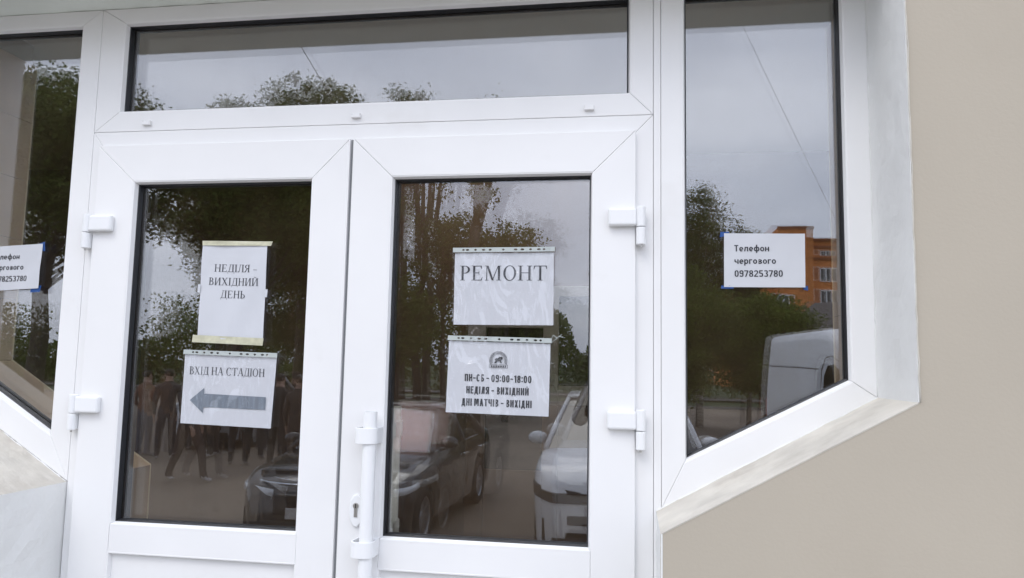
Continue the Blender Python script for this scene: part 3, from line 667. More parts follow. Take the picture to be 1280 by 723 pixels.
# phone notices
n5 = empty('paper_notice', (0, 0, 0), 'small white paper with a phone number on the right side window', 'notice')
sheet('paper', (.2670, 2.3910), (.4890, 2.3880), (.4865, 2.2345), (.2655, 2.2355), YW - .0020, PAPER, n5, seed=9, amp=.0008, lift=.004)
for t_, z_, w_ in (('Телефон', 2.3380, .098), ('чергового', 2.3020, .116), ('0978253780', 2.2650, .134)):
    sans_text(t_, .2950, z_, .0185, w_, YW - .0052, n5, .02, align='LEFT')
tape((.2570, 2.3955), (.282, 2.3955), (.276, 2.383), (.255, 2.380), n5, TAPEB, YW - .0012, 5); tape((.258, 2.2400), (.292, 2.2395), (.292, 2.2310), (.257, 2.2310), n5, TAPEB, YW - .0012, 6)
tape((.480, 2.237), (.494, 2.240), (.495, 2.226), (.484, 2.228), n5, TAPEB, YW - .0012, 7)
n6 = empty('paper_notice', (0, 0, 0), 'small white phone number paper on the left side window, cut by the picture edge', 'notice')
sheet('paper', (-2.1550, 2.3640), (-1.9310, 2.3750), (-1.9330, 2.2260), (-2.1500, 2.2140), YW - .0020, PAPER, n6, seed=10, amp=.0014, lift=.004)
for t_, z_, w_ in (('Телефон', 2.3230, .100), ('чергового', 2.2870, .118), ('0978253780', 2.2480, .134)):
    sans_text(t_, -2.1130, z_ - .002, .0185, w_, YW - .0066, n6, .02, align='LEFT', tilt=.03)
tape((-1.946, 2.376), (-1.926, 2.382), (-1.922, 2.350), (-1.940, 2.352), n6, TAPEB, YW - .0012, 8); tape((-1.962, 2.232), (-1.926, 2.236), (-1.930, 2.214), (-1.966, 2.212), n6, TAPEB, YW - .0012, 9)

# ------------------------------------------------------------------ inside: a second glazed partition
INP = mat('inner_partition_frame', (.46, .43, .39), .45); INL = mat('brown_lower_panel', (.19, .11, .06), .6)
pz = 2.2
ip = empty('inner_partition', (-.6, pz, GZ), 'pale framed inner glass partition seen through the right leaf', 'partition')
def ipb(n_, *a, m=INP, y=0):
    mb = MB(); mb.box(a[0] + .6, a[1] + .6, y, y + .06, a[2] - GZ, a[3] - GZ); return mb.build(n_, m, ip, bevel=.003)
ipb('head_rail', -.95, .06, 2.41, 2.47); ipb('post', -.50, -.41, 1.78, 2.41); ipb('post', -.95, -.84, 1.78, 2.41); ipb('plinth_post', -.50, -.41, GZ, 1.777, m=INL); ipb('plinth_post', -.95, -.84, GZ, 1.777, m=INL); ipb('post', -.02, .06, GZ, 2.41)
ipb('middle_rail', -.84, -.50, 2.222, 2.30); ipb('door_rail', -.41, -.02, 1.78, 1.89); ipb('lower_panel', -.41, -.02, GZ, 1.78, y=.01, m=INL); ipb('lower_panel', -.84, -.50, GZ, 1.4, y=.01, m=INL)
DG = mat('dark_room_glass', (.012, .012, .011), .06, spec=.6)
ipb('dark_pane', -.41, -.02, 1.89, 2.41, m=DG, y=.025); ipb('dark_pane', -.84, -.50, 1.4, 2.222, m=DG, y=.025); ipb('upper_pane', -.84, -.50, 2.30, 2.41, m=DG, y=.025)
mb = MB(); mb.box(-4.2, -.95, pz + .02, pz + .12, GZ, 3.25); mb.box(.06, 3.0, pz + .02, pz + .12, GZ, 3.25); mb.box(-.95, .06, pz + .02, pz + .12, 2.47, 3.25)
tag(mb.build('vestibule_wall', mat('brown_vestibule_panel', (.15, .085, .045), .5, var=.2, vscale=3, stretch=(1, 1, .15))), kind='structure')

# ------------------------------------------------------------------ street side: ground
ASPH = mat('asphalt', (.23, .185, .14), .85, var=.16, vscale=.22, bump=.5, bscale=24, detail=8)
grime(ASPH, (.15, .118, .09), .35, .50, .68, (1, .5, 1), .8)
grime(ASPH, (.31, .255, .20), .16, .56, .72, (.6, 1.6, 1), .6)
CONC = mat('concrete', (.30, .29, .27), .85, var=.12, vscale=3, bump=.3, bscale=40)
KERB = mat('kerb_stone', (.32, .31, .29), .85, var=.15, vscale=5, bump=.3, bscale=30)
GRAS = mat('verge_grass', (.055, .075, .025), .95, var=.4, vscale=2.2, bump=.8, bscale=20)
mb = MB(); nx = 40
mb.add([(-600, 300, -.02), (-600, -900, -.02), (600, -900, -.02), (600, 300, -.02)], [(0, 1, 2, 3)]); tag(mb.build('ground', GRAS), kind='structure')
mb = MB(); mb.add([(-120, -.2, 0), (-120, -37.5, 0), (120, -37.5, 0), (120, -.2, 0)], [(0, 1, 2, 3)]); tag(mb.build('parking_lot', ASPH), kind='structure')
mb = MB()
mb.box(-6.5, 5.5, -3.0, -.29, 0, GZ); mb.box(-6.5, 5.5, -3.32, -3.0, 0, GZ * .67); mb.box(-6.5, 5.5, -3.64, -3.32, 0, GZ * .33); mb.box(DOORL + .002, DOORR - .002, -.29, -.002, .3, GZ - .001)
tag(mb.build('entrance_steps', CONC, bevel=.01), kind='structure')
ks = bpy.data.meshes.new
mb0 = MB(); mb0.box(-.496, .496, -.08, .08, -.1, .13); kerb_me = mb0.mesh('kerb_stone'); kerb_me.materials.append(KERB)
kp = tag(bpy.data.objects.new('kerb', None), kind='structure'); COL.objects.link(kp); kp.location = (0, -37.5, 0)
for i in range(60):
    o = bpy.data.objects.new('kerb_stone', kerb_me); COL.objects.link(o); o.parent = kp; o.location = (-38.5 + i, random.uniform(-.008, .008), random.uniform(-.01, .01)); o.rotation_euler = (0, 0, random.uniform(-.006, .006))
mb = MB(); mb.add([(-120, -46, .1), (-120, -49, .1), (120, -49, .1), (120, -46, .1)], [(3, 2, 1, 0)]); tag(mb.build('footpath', mat('path_asphalt', (.24, .22, .20), .9, var=.1, vscale=1)), kind='structure')

# ------------------------------------------------------------------ trees
BARK = mat('tree_bark', (.075, .06, .048), .9, var=.3, vscale=6, bump=.8, bscale=14, stretch=(1, 1, .25))
BIRCH = mat('birch_bark', (.42, .41, .38), .8, col2=(.08, .07, .065), vscale=5, stretch=(1, 1, 4), bump=.3)
def leafmat(name, a, b, sc_=1.3):
    m = mat(name, a, .8, col2=b, vscale=sc_, detail=3, spec=.15)
    n = m.node_tree; bs = n.nodes['Principled BSDF']; out = n.nodes['Material Output']
    tr = N(n, 'ShaderNodeBsdfTranslucent'); mxs = N(n, 'ShaderNodeMixShader'); mxs.inputs[0].default_value = .28
    src = bs.inputs['Base Color'].links[0].from_socket
    n.links.new(src, tr.inputs[0]); n.links.new(bs.outputs[0], mxs.inputs[1]); n.links.new(tr.outputs[0], mxs.inputs[2]); n.links.new(mxs.outputs[0], out.inputs[0]); return m
LF1 = leafmat('maple_leaf', (.15, .19, .045), (.08, .11, .025))
LF2 = leafmat('birch_leaf', (.15, .18, .06), (.085, .105, .032))
LF3 = leafmat('bush_leaf', (.18, .225, .045), (.09, .125, .028))
def tree(loc, top, rx, zc, rz, nclump, per, size, label, lf=LF1, bark=BARK, trunk_r=.22, lean=0, seed=1, spread=.75, sub=None, name='broadleaf_tree', group='trees across the parking lot', fill=.9):
    rg = np.random.default_rng(seed); t = empty(name, loc, label, 'tree', group=group)
    # crown clumps: lumpy ellipsoid, denser at the shell
    C = []
    lob = rg.normal(0, 1, (9, 3)); lob /= np.linalg.norm(lob, axis=1)[:, None]; lw = rg.uniform(-.25, .16, 9)
    while len(C) < nclump:
        d = rg.normal(0, 1, 3); d /= np.linalg.norm(d); r = rg.random() ** (1 / 2.2) * fill + (1 - fill) * rg.random()
        k = 1 + sum(w * max(0, d @ l) ** 3 for w, l in zip(lw, lob))
        C.append(np.array([d[0] * rx * r * k + lean, d[1] * rx * r * k, zc + d[2] * rz * r * k]))
    C = np.array(C)
    if sub is not None: C = C[sub(C)]
    C = C[C[:, 2] > .5]
    # trunk and limbs reaching clumps
    mb = MB(); h = zc + rz * .55; seg = 7
    tp = [(lean * (i / seg) ** 1.5 + rg.normal(0, .05) * (i > 0), rg.normal(0, .05) * (i > 0), h * i / seg) for i in range(seg + 1)]
    mb.tube(tp, [trunk_r * (1 - .75 * i / seg) for i in range(seg + 1)], 9); mb.build('trunk', bark, t, smooth=True)
    mb = MB()
    for c in C[rg.permutation(len(C))[:int(min(90, len(C)))]]:
        zs = max(.25 * c[2], min(c[2] * .72, h * .9)); i = int(zs / h * seg); p0 = Vector(tp[min(i, seg)]); p0.z = zs
        c = Vector(c); mid = p0.lerp(c, .5) + Vector((rg.normal(0, .15), rg.normal(0, .15), -.12 * (c - p0).length + .1))
        r0 = trunk_r * .32 * (1 - .6 * zs / h); mb.tube([p0, mid, c], [r0, r0 * .55, .012], 5, cap=False)
    mb.build('limbs', bark, t, smooth=True)
    n = len(C) * per; base = np.repeat(C, per, 0); sg = np.repeat(rg.uniform(.6, 1.3, len(C)), per)[:, None] * spread
    P = base + rg.normal(0, 1, (n, 3)) * np.array([.5, .5, .36]) * sg
    a = rg.normal(0, 1, (n, 3)); a[:, 2] *= .6; a /= np.linalg.norm(a, axis=1)[:, None]
    b = np.cross(a, rg.normal(0, 1, (n, 3))); b /= np.linalg.norm(b, axis=1)[:, None]
    s = (size * rg.uniform(.6, 1.35, n))[:, None]
    V = np.stack([P - a * s, P - b * s * .5 + a * s * .1, P + a * s, P + b * s * .5 + a * s * .1], 1).reshape(-1, 3)
    me = bpy.data.meshes.new('foliage'); me.vertices.add(n * 4); me.vertices.foreach_set('co', V.ravel())
    me.loops.add(n * 4); me.loops.foreach_set('vertex_index', np.arange(n * 4)); me.polygons.add(n); me.polygons.foreach_set('loop_start', np.arange(0, n * 4, 4)); me.polygons.foreach_set('loop_total', np.full(n, 4)); me.update(); me.validate()
    f = link('crown', me, lf, t); f['kind'] = 'stuff'; return t

# ------------------------------------------------------------------ people
SKIN = mat('skin', (.42, .26, .19), .55)
def person(loc, rz, label, pose='stand', top=(.03, .03, .035), leg=(.02, .022, .03), hair=(.02, .015, .01), shoe=(.5, .5, .5), h=1.75, swing=0, group=None, seed=0, bag=None):
    rg = random.Random(seed); p = empty('person', loc, label, 'person', rz, group); S = h / 1.75
    V = []; E = []; RR = []
    def nd(x, y, z, r, par=None):
        V.append((x * S, y * S, z * S)); RR.append(r if isinstance(r, tuple) else (r, r)); i = len(V) - 1
        if par is not None: E.append((par, i))
        return i
    pel = nd(0, 0, .96, (.155, .115)); wa = nd(0, .0, 1.10, (.155, .118), pel); ch = nd(0, .0, 1.27, (.178, .130), wa); uc = nd(0, -.01, 1.40, (.148, .108), ch)
    nk = nd(0, 0, 1.50, .055, uc); hb = nd(0, .015, 1.575, (.068, .075), nk); hm = nd(0, .012, 1.65, (.078, .096), hb); cr_ = nd(0, .0, 1.715, (.060, .072), hm)
    nose = nd(0, .118, 1.625, .012, hb)
    ankles = []; palms = []
    for s in (-1, 1):
        hip = nd(s * .095, 0, .88, (.102, .108), pel)
        fy = swing * s
        if pose == 'walk':
            kn = nd(s * .10, fy * .15 + .06, .50, .074, hip); an = nd(s * .10, fy * .25 - (.04 if fy < 0 else -.02), .10 + (.04 if fy < 0 else 0), .055, kn)
        else:
            w_ = .11 + rg.uniform(-.015, .03); kn = nd(s * w_, .02, .49, .074, hip); an = nd(s * (w_ + .01), -.01, .09, .056, kn)
        ax, ay, az = [q / S for q in V[an]]
        heel = nd(ax, ay - .04, az - .045, .036, an); toe = nd(ax + s * .015, ay + .10, az - .05 + (0 if az < .13 else -.03), .036, an); tt = nd(ax + s * .02, ay + .17, az - .06, .026, toe)
        sh = nd(s * .180, -.01, 1.400, (.074, .076), uc)
        if pose == 'photo':
            el = nd(s * .27, .13, 1.17, .056, sh); wr_ = nd(s * .10, .30, 1.42, .030, el); pm = nd(s * .085, .33, 1.47, (.034, .018), wr_); d = (-s * .25, .35, .9)
        elif pose == 'walk':
            el = nd(s * .23, -fy * .14, 1.13, .056, sh); wr_ = nd(s * .23, -fy * .14 + .14, .92, .028, el); pm = nd(s * .225, -fy * .14 + .18, .85, (.022, .036), wr_); d = (0, .3, -.9)
        elif pose == 'pocket':
            el = nd(s * .27, -.08, 1.14, .056, sh); wr_ = nd(s * .20, .04, .97, .032, el); pm = nd(s * .175, .075, .90, (.024, .034), wr_); d = (0, .2, -.95)
        else:
            el = nd(s * .235, -.02, 1.12, .056, sh); wr_ = nd(s * .245, .05, .87, .029, el); pm = nd(s * .24, .065, .80, (.020, .036), wr_); d = (0, .12, -.97)
        px, py, pz_ = [q / S for q in V[pm]]; palms.append(((px * S, py * S, pz_ * S), Vector(V[wr_])))
        dv = Vector(d).normalized(); side = Vector((1, 0, 0)) if pose == 'photo' else Vector((0, 1, 0))
        side = (side - dv * side.dot(dv)).normalized()
        for k, ln in enumerate((.062, .072, .067, .052)):
            o = side * ((k - 1.5) * .0205); b0 = Vector((px, py, pz_)) + dv * .035 + o
            a1 = nd(*b0, .0098, pm); a2 = nd(*(b0 + dv * ln * .55), .0088, a1); nd(*(b0 + dv * ln + Vector((-s * .012, 0, 0))), .0075, a2)
        b0 = Vector((px, py, pz_)) + side * .038 - dv * .005; a1 = nd(*b0, .0115, pm); nd(*(b0 + side * .016 + dv * .035), .009, a1)
    me = bpy.data.meshes.new('body'); me.from_pydata(V, E, []); ob = bpy.data.objects.new('tmp', me); COL.objects.link(ob)
    sk = ob.modifiers.new('s', 'SKIN'); sk.use_smooth_shade = True; sk.branch_smoothing = .3; ss = ob.modifiers.new('u', 'SUBSURF'); ss.levels = 1; ss.render_levels = 1
    for i, d in enumerate(me.skin_vertices[0].data): d.radius = (RR[i][0] * S, RR[i][1] * S); d.use_root = (i == 0)
    bpy.context.view_layer.update(); m2 = bpy.data.meshes.new_from_object(ob.evaluated_get(bpy.context.evaluated_depsgraph_get())); bpy.data.objects.remove(ob)
    m2.materials.clear(); key = '%.2f%.2f%.2f' % top; key2 = '%.2f%.2f%.2f' % leg
    body = link('body', m2, [SKIN, mat('jacket_' + key, top, .8, var=.15, vscale=12, bump=.3, bscale=20), mat('trousers_' + key2, leg, .8, var=.1, vscale=12, bump=.3, bscale=20), mat('shoe_%.2f%.2f%.2f' % shoe, shoe, .5)], p)
    for f in m2.polygons:
        c = f.center; f.use_smooth = True; mi = 1
        z = c.z / S
        if z > 1.505 and abs(c.x) < .11 * S and c.y < .16 * S: mi = 0
        elif z < .93 and not any((c - w).length < .12 * S and (c - Vector(pp)).length < .16 * S for pp, w in palms): mi = 2
        for pp, w in palms:
            if (c - Vector(pp)).length < .115 * S and (c - w).dot(Vector(pp) - w) > 0: mi = 0
        if z < .085 or (pose == 'walk' and z < .20 and (c - Vector(V[0])).length > .8 and False): mi = 3
        f.material_index = mi
    # hair cap
    mb = MB(); mb.ball((0, -.008 * S, 1.682 * S), (.088 * S, .103 * S, .080 * S), 14, 9)
    mb.v = [(x, y, z if not (y > .03 * S and z < 1.70 * S) else max(z, 1.70 * S)) for x, y, z in mb.v]
    mb.build('hair', mat('hair_%.2f' % hair[0], hair, .7, bump=.5, bscale=60), p, smooth=True)
    for s in (-1, 1):
        mb = MB(); mb.ball((s * .031 * S, .098 * S, 1.655 * S), .0085 * S, 8, 6); mb.build('eye', DARK, p, smooth=True)
        mb = MB(); mb.ball((s * .086 * S, .0, 1.645 * S), (.010 * S, .018 * S, .030 * S), 8, 6); mb.build('ear', SKIN, p, smooth=True)
    mb = MB(); mb.ball((0, .100 * S, 1.590 * S), (.024 * S, .006 * S, .006 * S), 8, 5); mb.build('mouth', mat('lips', (.25, .09, .08), .5), p, smooth=True)
    return p

# ------------------------------------------------------------------ cars
TYRE = mat('tyre_rubber', (.02, .02, .02), .8, bump=.2); RIM = mat('alloy_rim', (.55, .56, .58), .3, metal=.8)
CGL = mat('car_glass', (.02, .022, .022), .03, spec=1.0); LAMP = mat('lamp_glass', (.75, .78, .8), .1, spec=1); REDL = mat('tail_lamp', (.35, .02, .02), .2); BLK = mat('black_trim', (.02, .02, .022), .4)
CLRS = glass_mat('clear_windscreen', .05, (.9, .92, .92)); CHR = mat('chrome', (.75, .76, .78), .12, metal=1); PLATE = mat('number_plate', (.7, .7, .7), .4)
def wheel(parent, x, y, r, side):
    w = link('wheel', None, None, parent); w.location = (x, y, r); w.empty_display_size = .1
    mb = MB(); n = 28; prof = [(-.105, r * .66), (-.11, r * .90), (-.09, r * .985), (-.04, r), (.04, r), (.09, r * .985), (.11, r * .90), (.105, r * .66)]; v = []
    for px, pr in prof: v += [(px, pr * math.cos(2 * math.pi * k / n), pr * math.sin(2 * math.pi * k / n)) for k in range(n)]
    m_ = len(prof); f = [(i * n + k, i * n + (k + 1) % n, ((i + 1) % m_) * n + (k + 1) % n, ((i + 1) % m_) * n + k) for i in range(m_) for k in range(n)]
    mb.add(v, f); mb.build('tyre', TYRE, w, smooth=True, fix=True)
    mb = MB(); s = side
    for k in range(10):
        a = 2 * math.pi * k / 10; c_, d_ = math.cos(a), math.sin(a); t_ = .022
        mb.add([(s * .06, c_ * .04 - d_ * t_, d_ * .04 + c_ * t_), (s * .085, c_ * r * .64 - d_ * t_ * .8, d_ * r * .64 + c_ * t_ * .8), (s * .085, c_ * r * .64 + d_ * t_ * .8, d_ * r * .64 - c_ * t_ * .8), (s * .06, c_ * .04 + d_ * t_, d_ * .04 - c_ * t_)], [(0, 1, 2, 3)])
    mb.tube([(s * .03, 0, 0), (s * .075, 0, 0)], .055, 12)
    v = []; n = 28
    for px, pr in ((s * .10, r * .67), (s * .085, r * .62), (-s * .02, r * .60)): v += [(px, pr * math.cos(2 * math.pi * k / n), pr * math.sin(2 * math.pi * k / n)) for k in range(n)]
    mb.add(v, [(i * n + k, i * n + (k + 1) % n, (i + 1) * n + (k + 1) % n, (i + 1) * n + k) for i in range(2) for k in range(n)]); mb.build('rim', RIM, w)
    mb = MB(); mb.tube([(-.03 * s, 0, 0), (-.01 * s, 0, 0)], r * .6, 20); mb.build('brake_disc', BLK, w)
def car(loc, rz, label, paint, L_=4.6, W=1.82, kind='sedan', wr=.33, name='parked_car', group='cars parked facing the building', cat='car', wb=(.85, 3.55), sunshade=None, band=False):
    """nose at local y=0 pointing +y; body runs to y=-L"""
    c = empty(name, loc, label, cat, rz, group)
    if kind == 'sedan':
        K = dict(hood=[(0, .62), (.12, .74), (.5, .86), (1.35, .97), (3.75, 1.02), (4.25, 1.06), (4.55, 1.0), (4.6, .75)], belt=.94, roof=1.44, a=(1.25, 2.05, 3.15, 4.0))
    elif kind == 'suv':
        K = dict(hood=[(0, .68), (.08, .84), (.35, .98), (1.25, 1.12), (3.9, 1.12), (4.2, 1.10), (4.38, 1.0), (4.42, .7)], belt=1.05, roof=1.63, a=(1.05, 1.95, 3.5, 4.20))
    H = K['hood']; hx = [p[0] for p in H]; hz = [p[1] for p in H]; xs = sorted(set([0, .03, .08, .15, .25] + list(np.arange(.35, L_ - .2, .085)) + [L_ - .15, L_ - .07, L_ - .02, L_])); sill = .24
    def zb(x):
        z = sill + (.10 if x < .06 or x > L_ - .06 else 0)
        for w_ in wb:
            d = abs(x - w_); ra = wr + .065
            if d < ra: z = max(z, wr + math.sqrt(ra * ra - d * d))
        return z
    def hw(x): return W / 2 * (1 - .26 * max(0, (0.55 - x) / .55) ** 2.4 - .18 * max(0, (x - (L_ - .5)) / .5) ** 2.4)
    v = []; rows = 9
    for x in xs:
        w_ = hw(x); zt = float(np.interp(x, hx, hz)); b = zb(x); bl = min(K['belt'], zt - .02); b = min(b, bl - .06)
        mid = (b + bl) / 2
        ring = [(w_ * .97, b), (w_ * 1.0, min(mid, .58) if b < .5 else b + .3 * (bl - b)), (w_ * 1.0, b + .72 * (bl - b)), (w_ * .965, bl), (w_ * .93, bl + (zt - bl) * .6), (w_ * .80, zt), (w_ * .4, zt + .022), (0, zt + .03)]
        full = [(-a, z) for a, z in ring] + [(a, z) for a, z in ring[-2::-1]]; v += [(a, -x, z) for a, z in full]
    k = len(full); n = len(xs); f = [(i * k + j, i * k + j + 1, (i + 1) * k + j + 1, (i + 1) * k + j) for i in range(n - 1) for j in range(k - 1)]
    f += [tuple(range(k - 1, -1, -1)), tuple(range((n - 1) * k, n * k))]
    mb = MB(); mb.add(v, f); o = mb.build('body', paint, c, smooth=True, fix=True); 
    mb = MB(); mb.box(-W / 2 + .12, W / 2 - .12, -L_ + .12, -.12, .2, .5); mb.box(-W / 2 + .20, W / 2 - .20, -L_ + .3, -.3, .5, .85); mb.build('underbody', BLK, c)
    a0, a1, a2, a3 = K['a']; zb_ = K['belt'] + .03; zr = K['roof']; wb0 = W / 2 * .93; wr0 = W / 2 * .72
    # greenhouse: roof, screens, side windows, pillars
    def side_pt(x, t):  # t 0 belt..1 roof
        return wb0 + (wr0 - wb0) * t, zb_ + (zr - .03 - zb_) * t
    mb = MB(); m_ = 7; ys = np.linspace(a1 - .02, a2 + .03, 8); v = []
    for x in ys:
        arch = .035 * math.sin(math.pi * (x - a1 + .1) / (a2 - a1 + .2))
        for j in range(m_):
            t = -1 + 2 * j / (m_ - 1); v.append((t * (wr0 + .015), -x, zr - .035 + arch + .03 * (1 - t * t)))
    f = [(i * m_ + j, i * m_ + j + 1, (i + 1) * m_ + j + 1, (i + 1) * m_ + j) for i in range(7) for j in range(m_ - 1)]; mb.add(v, f); q = mb.build('roof', paint, c, smooth=True); s_ = q.modifiers.new('s', 'SOLIDIFY'); s_.thickness = .03
    if sunshade:
        mb = MB(); mb.box(-W / 2 * .7, W / 2 * .7, -a3 - .1, -a0 - .45, zb_ - .12, zb_ - .10); mb.build('cabin_floor', BLK, c)
    def screen(nm, xa, xb, m, dz=0):
        mb = MB(); v = []; n1_ = 8
        for i in range(6):
            t = i / 5; w0, z0 = side_pt(0, t)
            for j in range(n1_ + 1):
                u = -1 + 2 * j / n1_; bow = .10 * (1 - u * u) * (1 - .4 * t) * (-1 if xa < xb else 1)
                v.append((u * (w0 - .015), -(xa + (xb - xa) * t + bow), z0 + dz + .012 * (1 - u * u)))
        mb.add(v, [(i * (n1_ + 1) + j, i * (n1_ + 1) + j + 1, (i + 1) * (n1_ + 1) + j + 1, (i + 1) * (n1_ + 1) + j) for i in range(5) for j in range(n1_)]); return mb.build(nm, m, c, smooth=True)
    screen('windscreen', a0, a1, CLRS if sunshade else CGL); screen('rear_window', a3, a2, CGL)
    if sunshade: 
        q = screen('sunshade', a0 + .04, a1 - .02, sunshade); q.location = (0, -.06, -.02); q.scale = (.9, 1, 1)
    for s in (-1, 1):
        def sp(x, t, off=0): w0, z0 = side_pt(x, t); return (s * (w0 + off), -x, z0)
        def xa(t): return a0 + (a1 - a0) * t
        def xb(t): return a3 + (a2 - a3) * t
        mb = MB()                                          # pillars
        mb.tube([sp(xa(0), 0), sp(xa(.5), .5, .012), sp(xa(1), 1)], .032, 6); mb.tube([sp(xb(0), 0), sp(xb(.5), .5, .012), sp(xb(1), 1)], .045, 6); mb.tube([sp(a1, 1), sp((a1 + a2) / 2, 1, .01), sp(a2, 1)], .03, 6)
        build_each(mb, 'roof_pillar', paint, c, smooth=True)
        mid = (a0 + a3) / 2 + .1
        for e0, e1 in ((0, 1), (1, 0)):
            if e0 == 0: P = [sp(a0 + .10, .04), sp(mid - .04, .04), sp(mid - .06, .93, .004), sp(xa(.95) + .08, .93, .004)]
            else: P = [sp(mid + .04, .04), sp(a3 - .14, .04), sp(xb(.95) - .10, .93, .004), sp(mid + .02, .93, .004)]
            mb = MB(); mb.add(P, [(0, 1, 2, 3)]); mb.build('side_window', CGL, c)
        mb = MB(); mb.tube([sp(mid, 0), sp(mid - .02, 1)], .035, 6); mb.build('middle_pillar', BLK, c)
        mb = MB(); mb.tube([sp(a0 + .02, 0, .012), sp(a3 - .05, 0, .012)] , .011, 6); mb.tube([sp(a3 - .05, 0, .012), sp(xb(.5), .5, .02), sp(xb(.95) , .98, .02)], .010, 6); build_each(mb, 'chrome_strip', CHR if kind == 'sedan' else BLK, c)
        mr = MB(); mx_ = s * (wb0 + .12); mr.ball((mx_, -(a0 + .30), zb_ + .09), (.115, .06, .075), 12, 8); mr.tube([(s * wb0, -(a0 + .33), zb_ + .02), (mx_, -(a0 + .32), zb_ + .05)], .03, 6); mr.build('wing_mirror', paint, c, smooth=True)
        for hxh in (mid - .12, a3 - .45):
            mb = MB(); hwx = hw(hxh) + .012; mb.box(min(s * (hwx - .02), s * (hwx + .012)), max(s * (hwx - .02), s * (hwx + .012)), -hxh - .10, -hxh + .10, zb_ - .16, zb_ - .13); mb.build('door_handle', paint if kind == 'suv' else CHR, c, bevel=.006)
        # door seams
        mb = MB()
        for xx in (a0 + .12, mid, a3 - .2): mb.box(min(s * (hw(xx) - .01), s * (hw(xx) + .0025)), max(s * (hw(xx) - .01), s * (hw(xx) + .0025)), -xx - .004, -xx + .004, .42, zb_ - .06)
        build_each(mb, 'door_seam', BLK, c)
        for w_ in wb: wheel(c, s * (W / 2 - .115), -w_, wr, s)
        # headlamp wraps round the nose
        z0h = K['hood'][1][1]; mb = MB(); v = []; m__ = 8
        for i in range(m__ + 1):
            t = i / m__; y = .01 + .50 * t ** 1.6; ww = hw(y) * (.60 + .40 * min(1, t * 1.7)) + .014
            hh = (.055 if band else .10) * (1 - .5 * t); zz = z0h - .09 + .07 * t
            v += [(s * ww, -y + .012, zz - hh / 2), (s * ww * .985, -y + .008, zz + hh / 2)]
        mb.add(v, [(2 * i, 2 * i + 2, 2 * i + 3, 2 * i + 1) for i in range(m__)]); q = mb.build('headlight', LAMP if not band else BLK, c, smooth=True); s_ = q.modifiers.new('s', 'SOLIDIFY'); s_.thickness = .02
        mb = MB(); zz = .92 if kind == 'sedan' else 1.0; mb.box(min(s * .45, s * (W / 2 * .8)), max(s * .45, s * (W / 2 * .8)), -L_ - .01, -L_ + .15, zz - .16, zz - .02); mb.build('tail_lamp', REDL, c, bevel=.02)
    mb = MB(); fh = K['hood'][0][1]
    if band:
        xx = [.50, .38, .28, .2, .13, .07, .03, 0]; half = [(hw(x) + .010, -x + (.012 if x < .05 else .004), .05 * (x / .5)) for x in xx]
        path = [(-a, b_, c_) for a, b_, c_ in half] + [(a, b_, c_) for a, b_, c_ in half[::-1]]
        v = []; 
        for a, b_, c_ in path: v += [(a, b_, fh - .01 + c_), (a, b_, fh + .085 + c_ * .6), (a * .98, b_ - .03, fh + .085 + c_ * .6), (a * .98, b_ - .03, fh - .01 + c_)]
        mb.add(v, [(4 * i + j, 4 * i + (j + 1) % 4, 4 * i + 4 + (j + 1) % 4, 4 * i + 4 + j) for i in range(len(path) - 1) for j in range(4)])
        mb.build('light_band', BLK, c, fix=True); mb = MB(); mb.box(-W / 2 * .60, W / 2 * .60, -.06, .010, .46, .56)
    else: mb.box(-W / 2 * .45, W / 2 * .45, -.06, .014, .45, fh + .04)
    mb.build('grille', BLK, c, bevel=.02)
    mb = MB(); mb.box(-W / 2 * .62, W / 2 * .62, -.06, .010, .27, .40); mb.build('air_intake', BLK, c, bevel=.02)
    mb = MB(); mb.box(-.26, .26, -.02, .024, .42, .53); mb.build('number_plate', PLATE, c, bevel=.004)
    if kind == 'sedan':
        mb = MB(); v = [(t * W / 2 * .84, .004 - (abs(t) ** 3) * .33, fh + .13 + .01) for t in np.linspace(-1, 1, 17)]; mb.tube(v, .011, 6); mb.build('bonnet_trim', CHR, c, smooth=True)
    return c
PBLK = mat('black_car_paint', (.035, .033, .033), .22, coat=.6); PWHT = mat('white_car_paint', (.82, .83, .84), .25, coat=.5); PSLV = mat('silver_car_paint', (.45, .46, .47), .28, metal=.3, coat=.5)
PVAN = mat('white_van_paint', (.78, .80, .83), .35, coat=.2, var=.05, vscale=1.5)
RED = mat('red_sunshade', (.42, .13, .11), .6, var=.1, vscale=5)
car((-3.13, -5.15, 0), R(1.5), 'black saloon with red sunshade reflected in the right leaf, left of the white car', PBLK, sunshade=RED)
car((-.05, -5.25, 0), R(-1), 'white high bodied car reflected in the right leaf, behind the photographer', PWHT, L_=4.42, kind='suv', W=1.84, wr=.35, wb=(.82, 3.50), band=True)
car((-9.3, -13.6, 0), R(-8), 'silver car behind the two standing men, reflected in the left leaf', PSLV, kind='suv', L_=4.42, W=1.84, wr=.34, wb=(.82, 3.50))

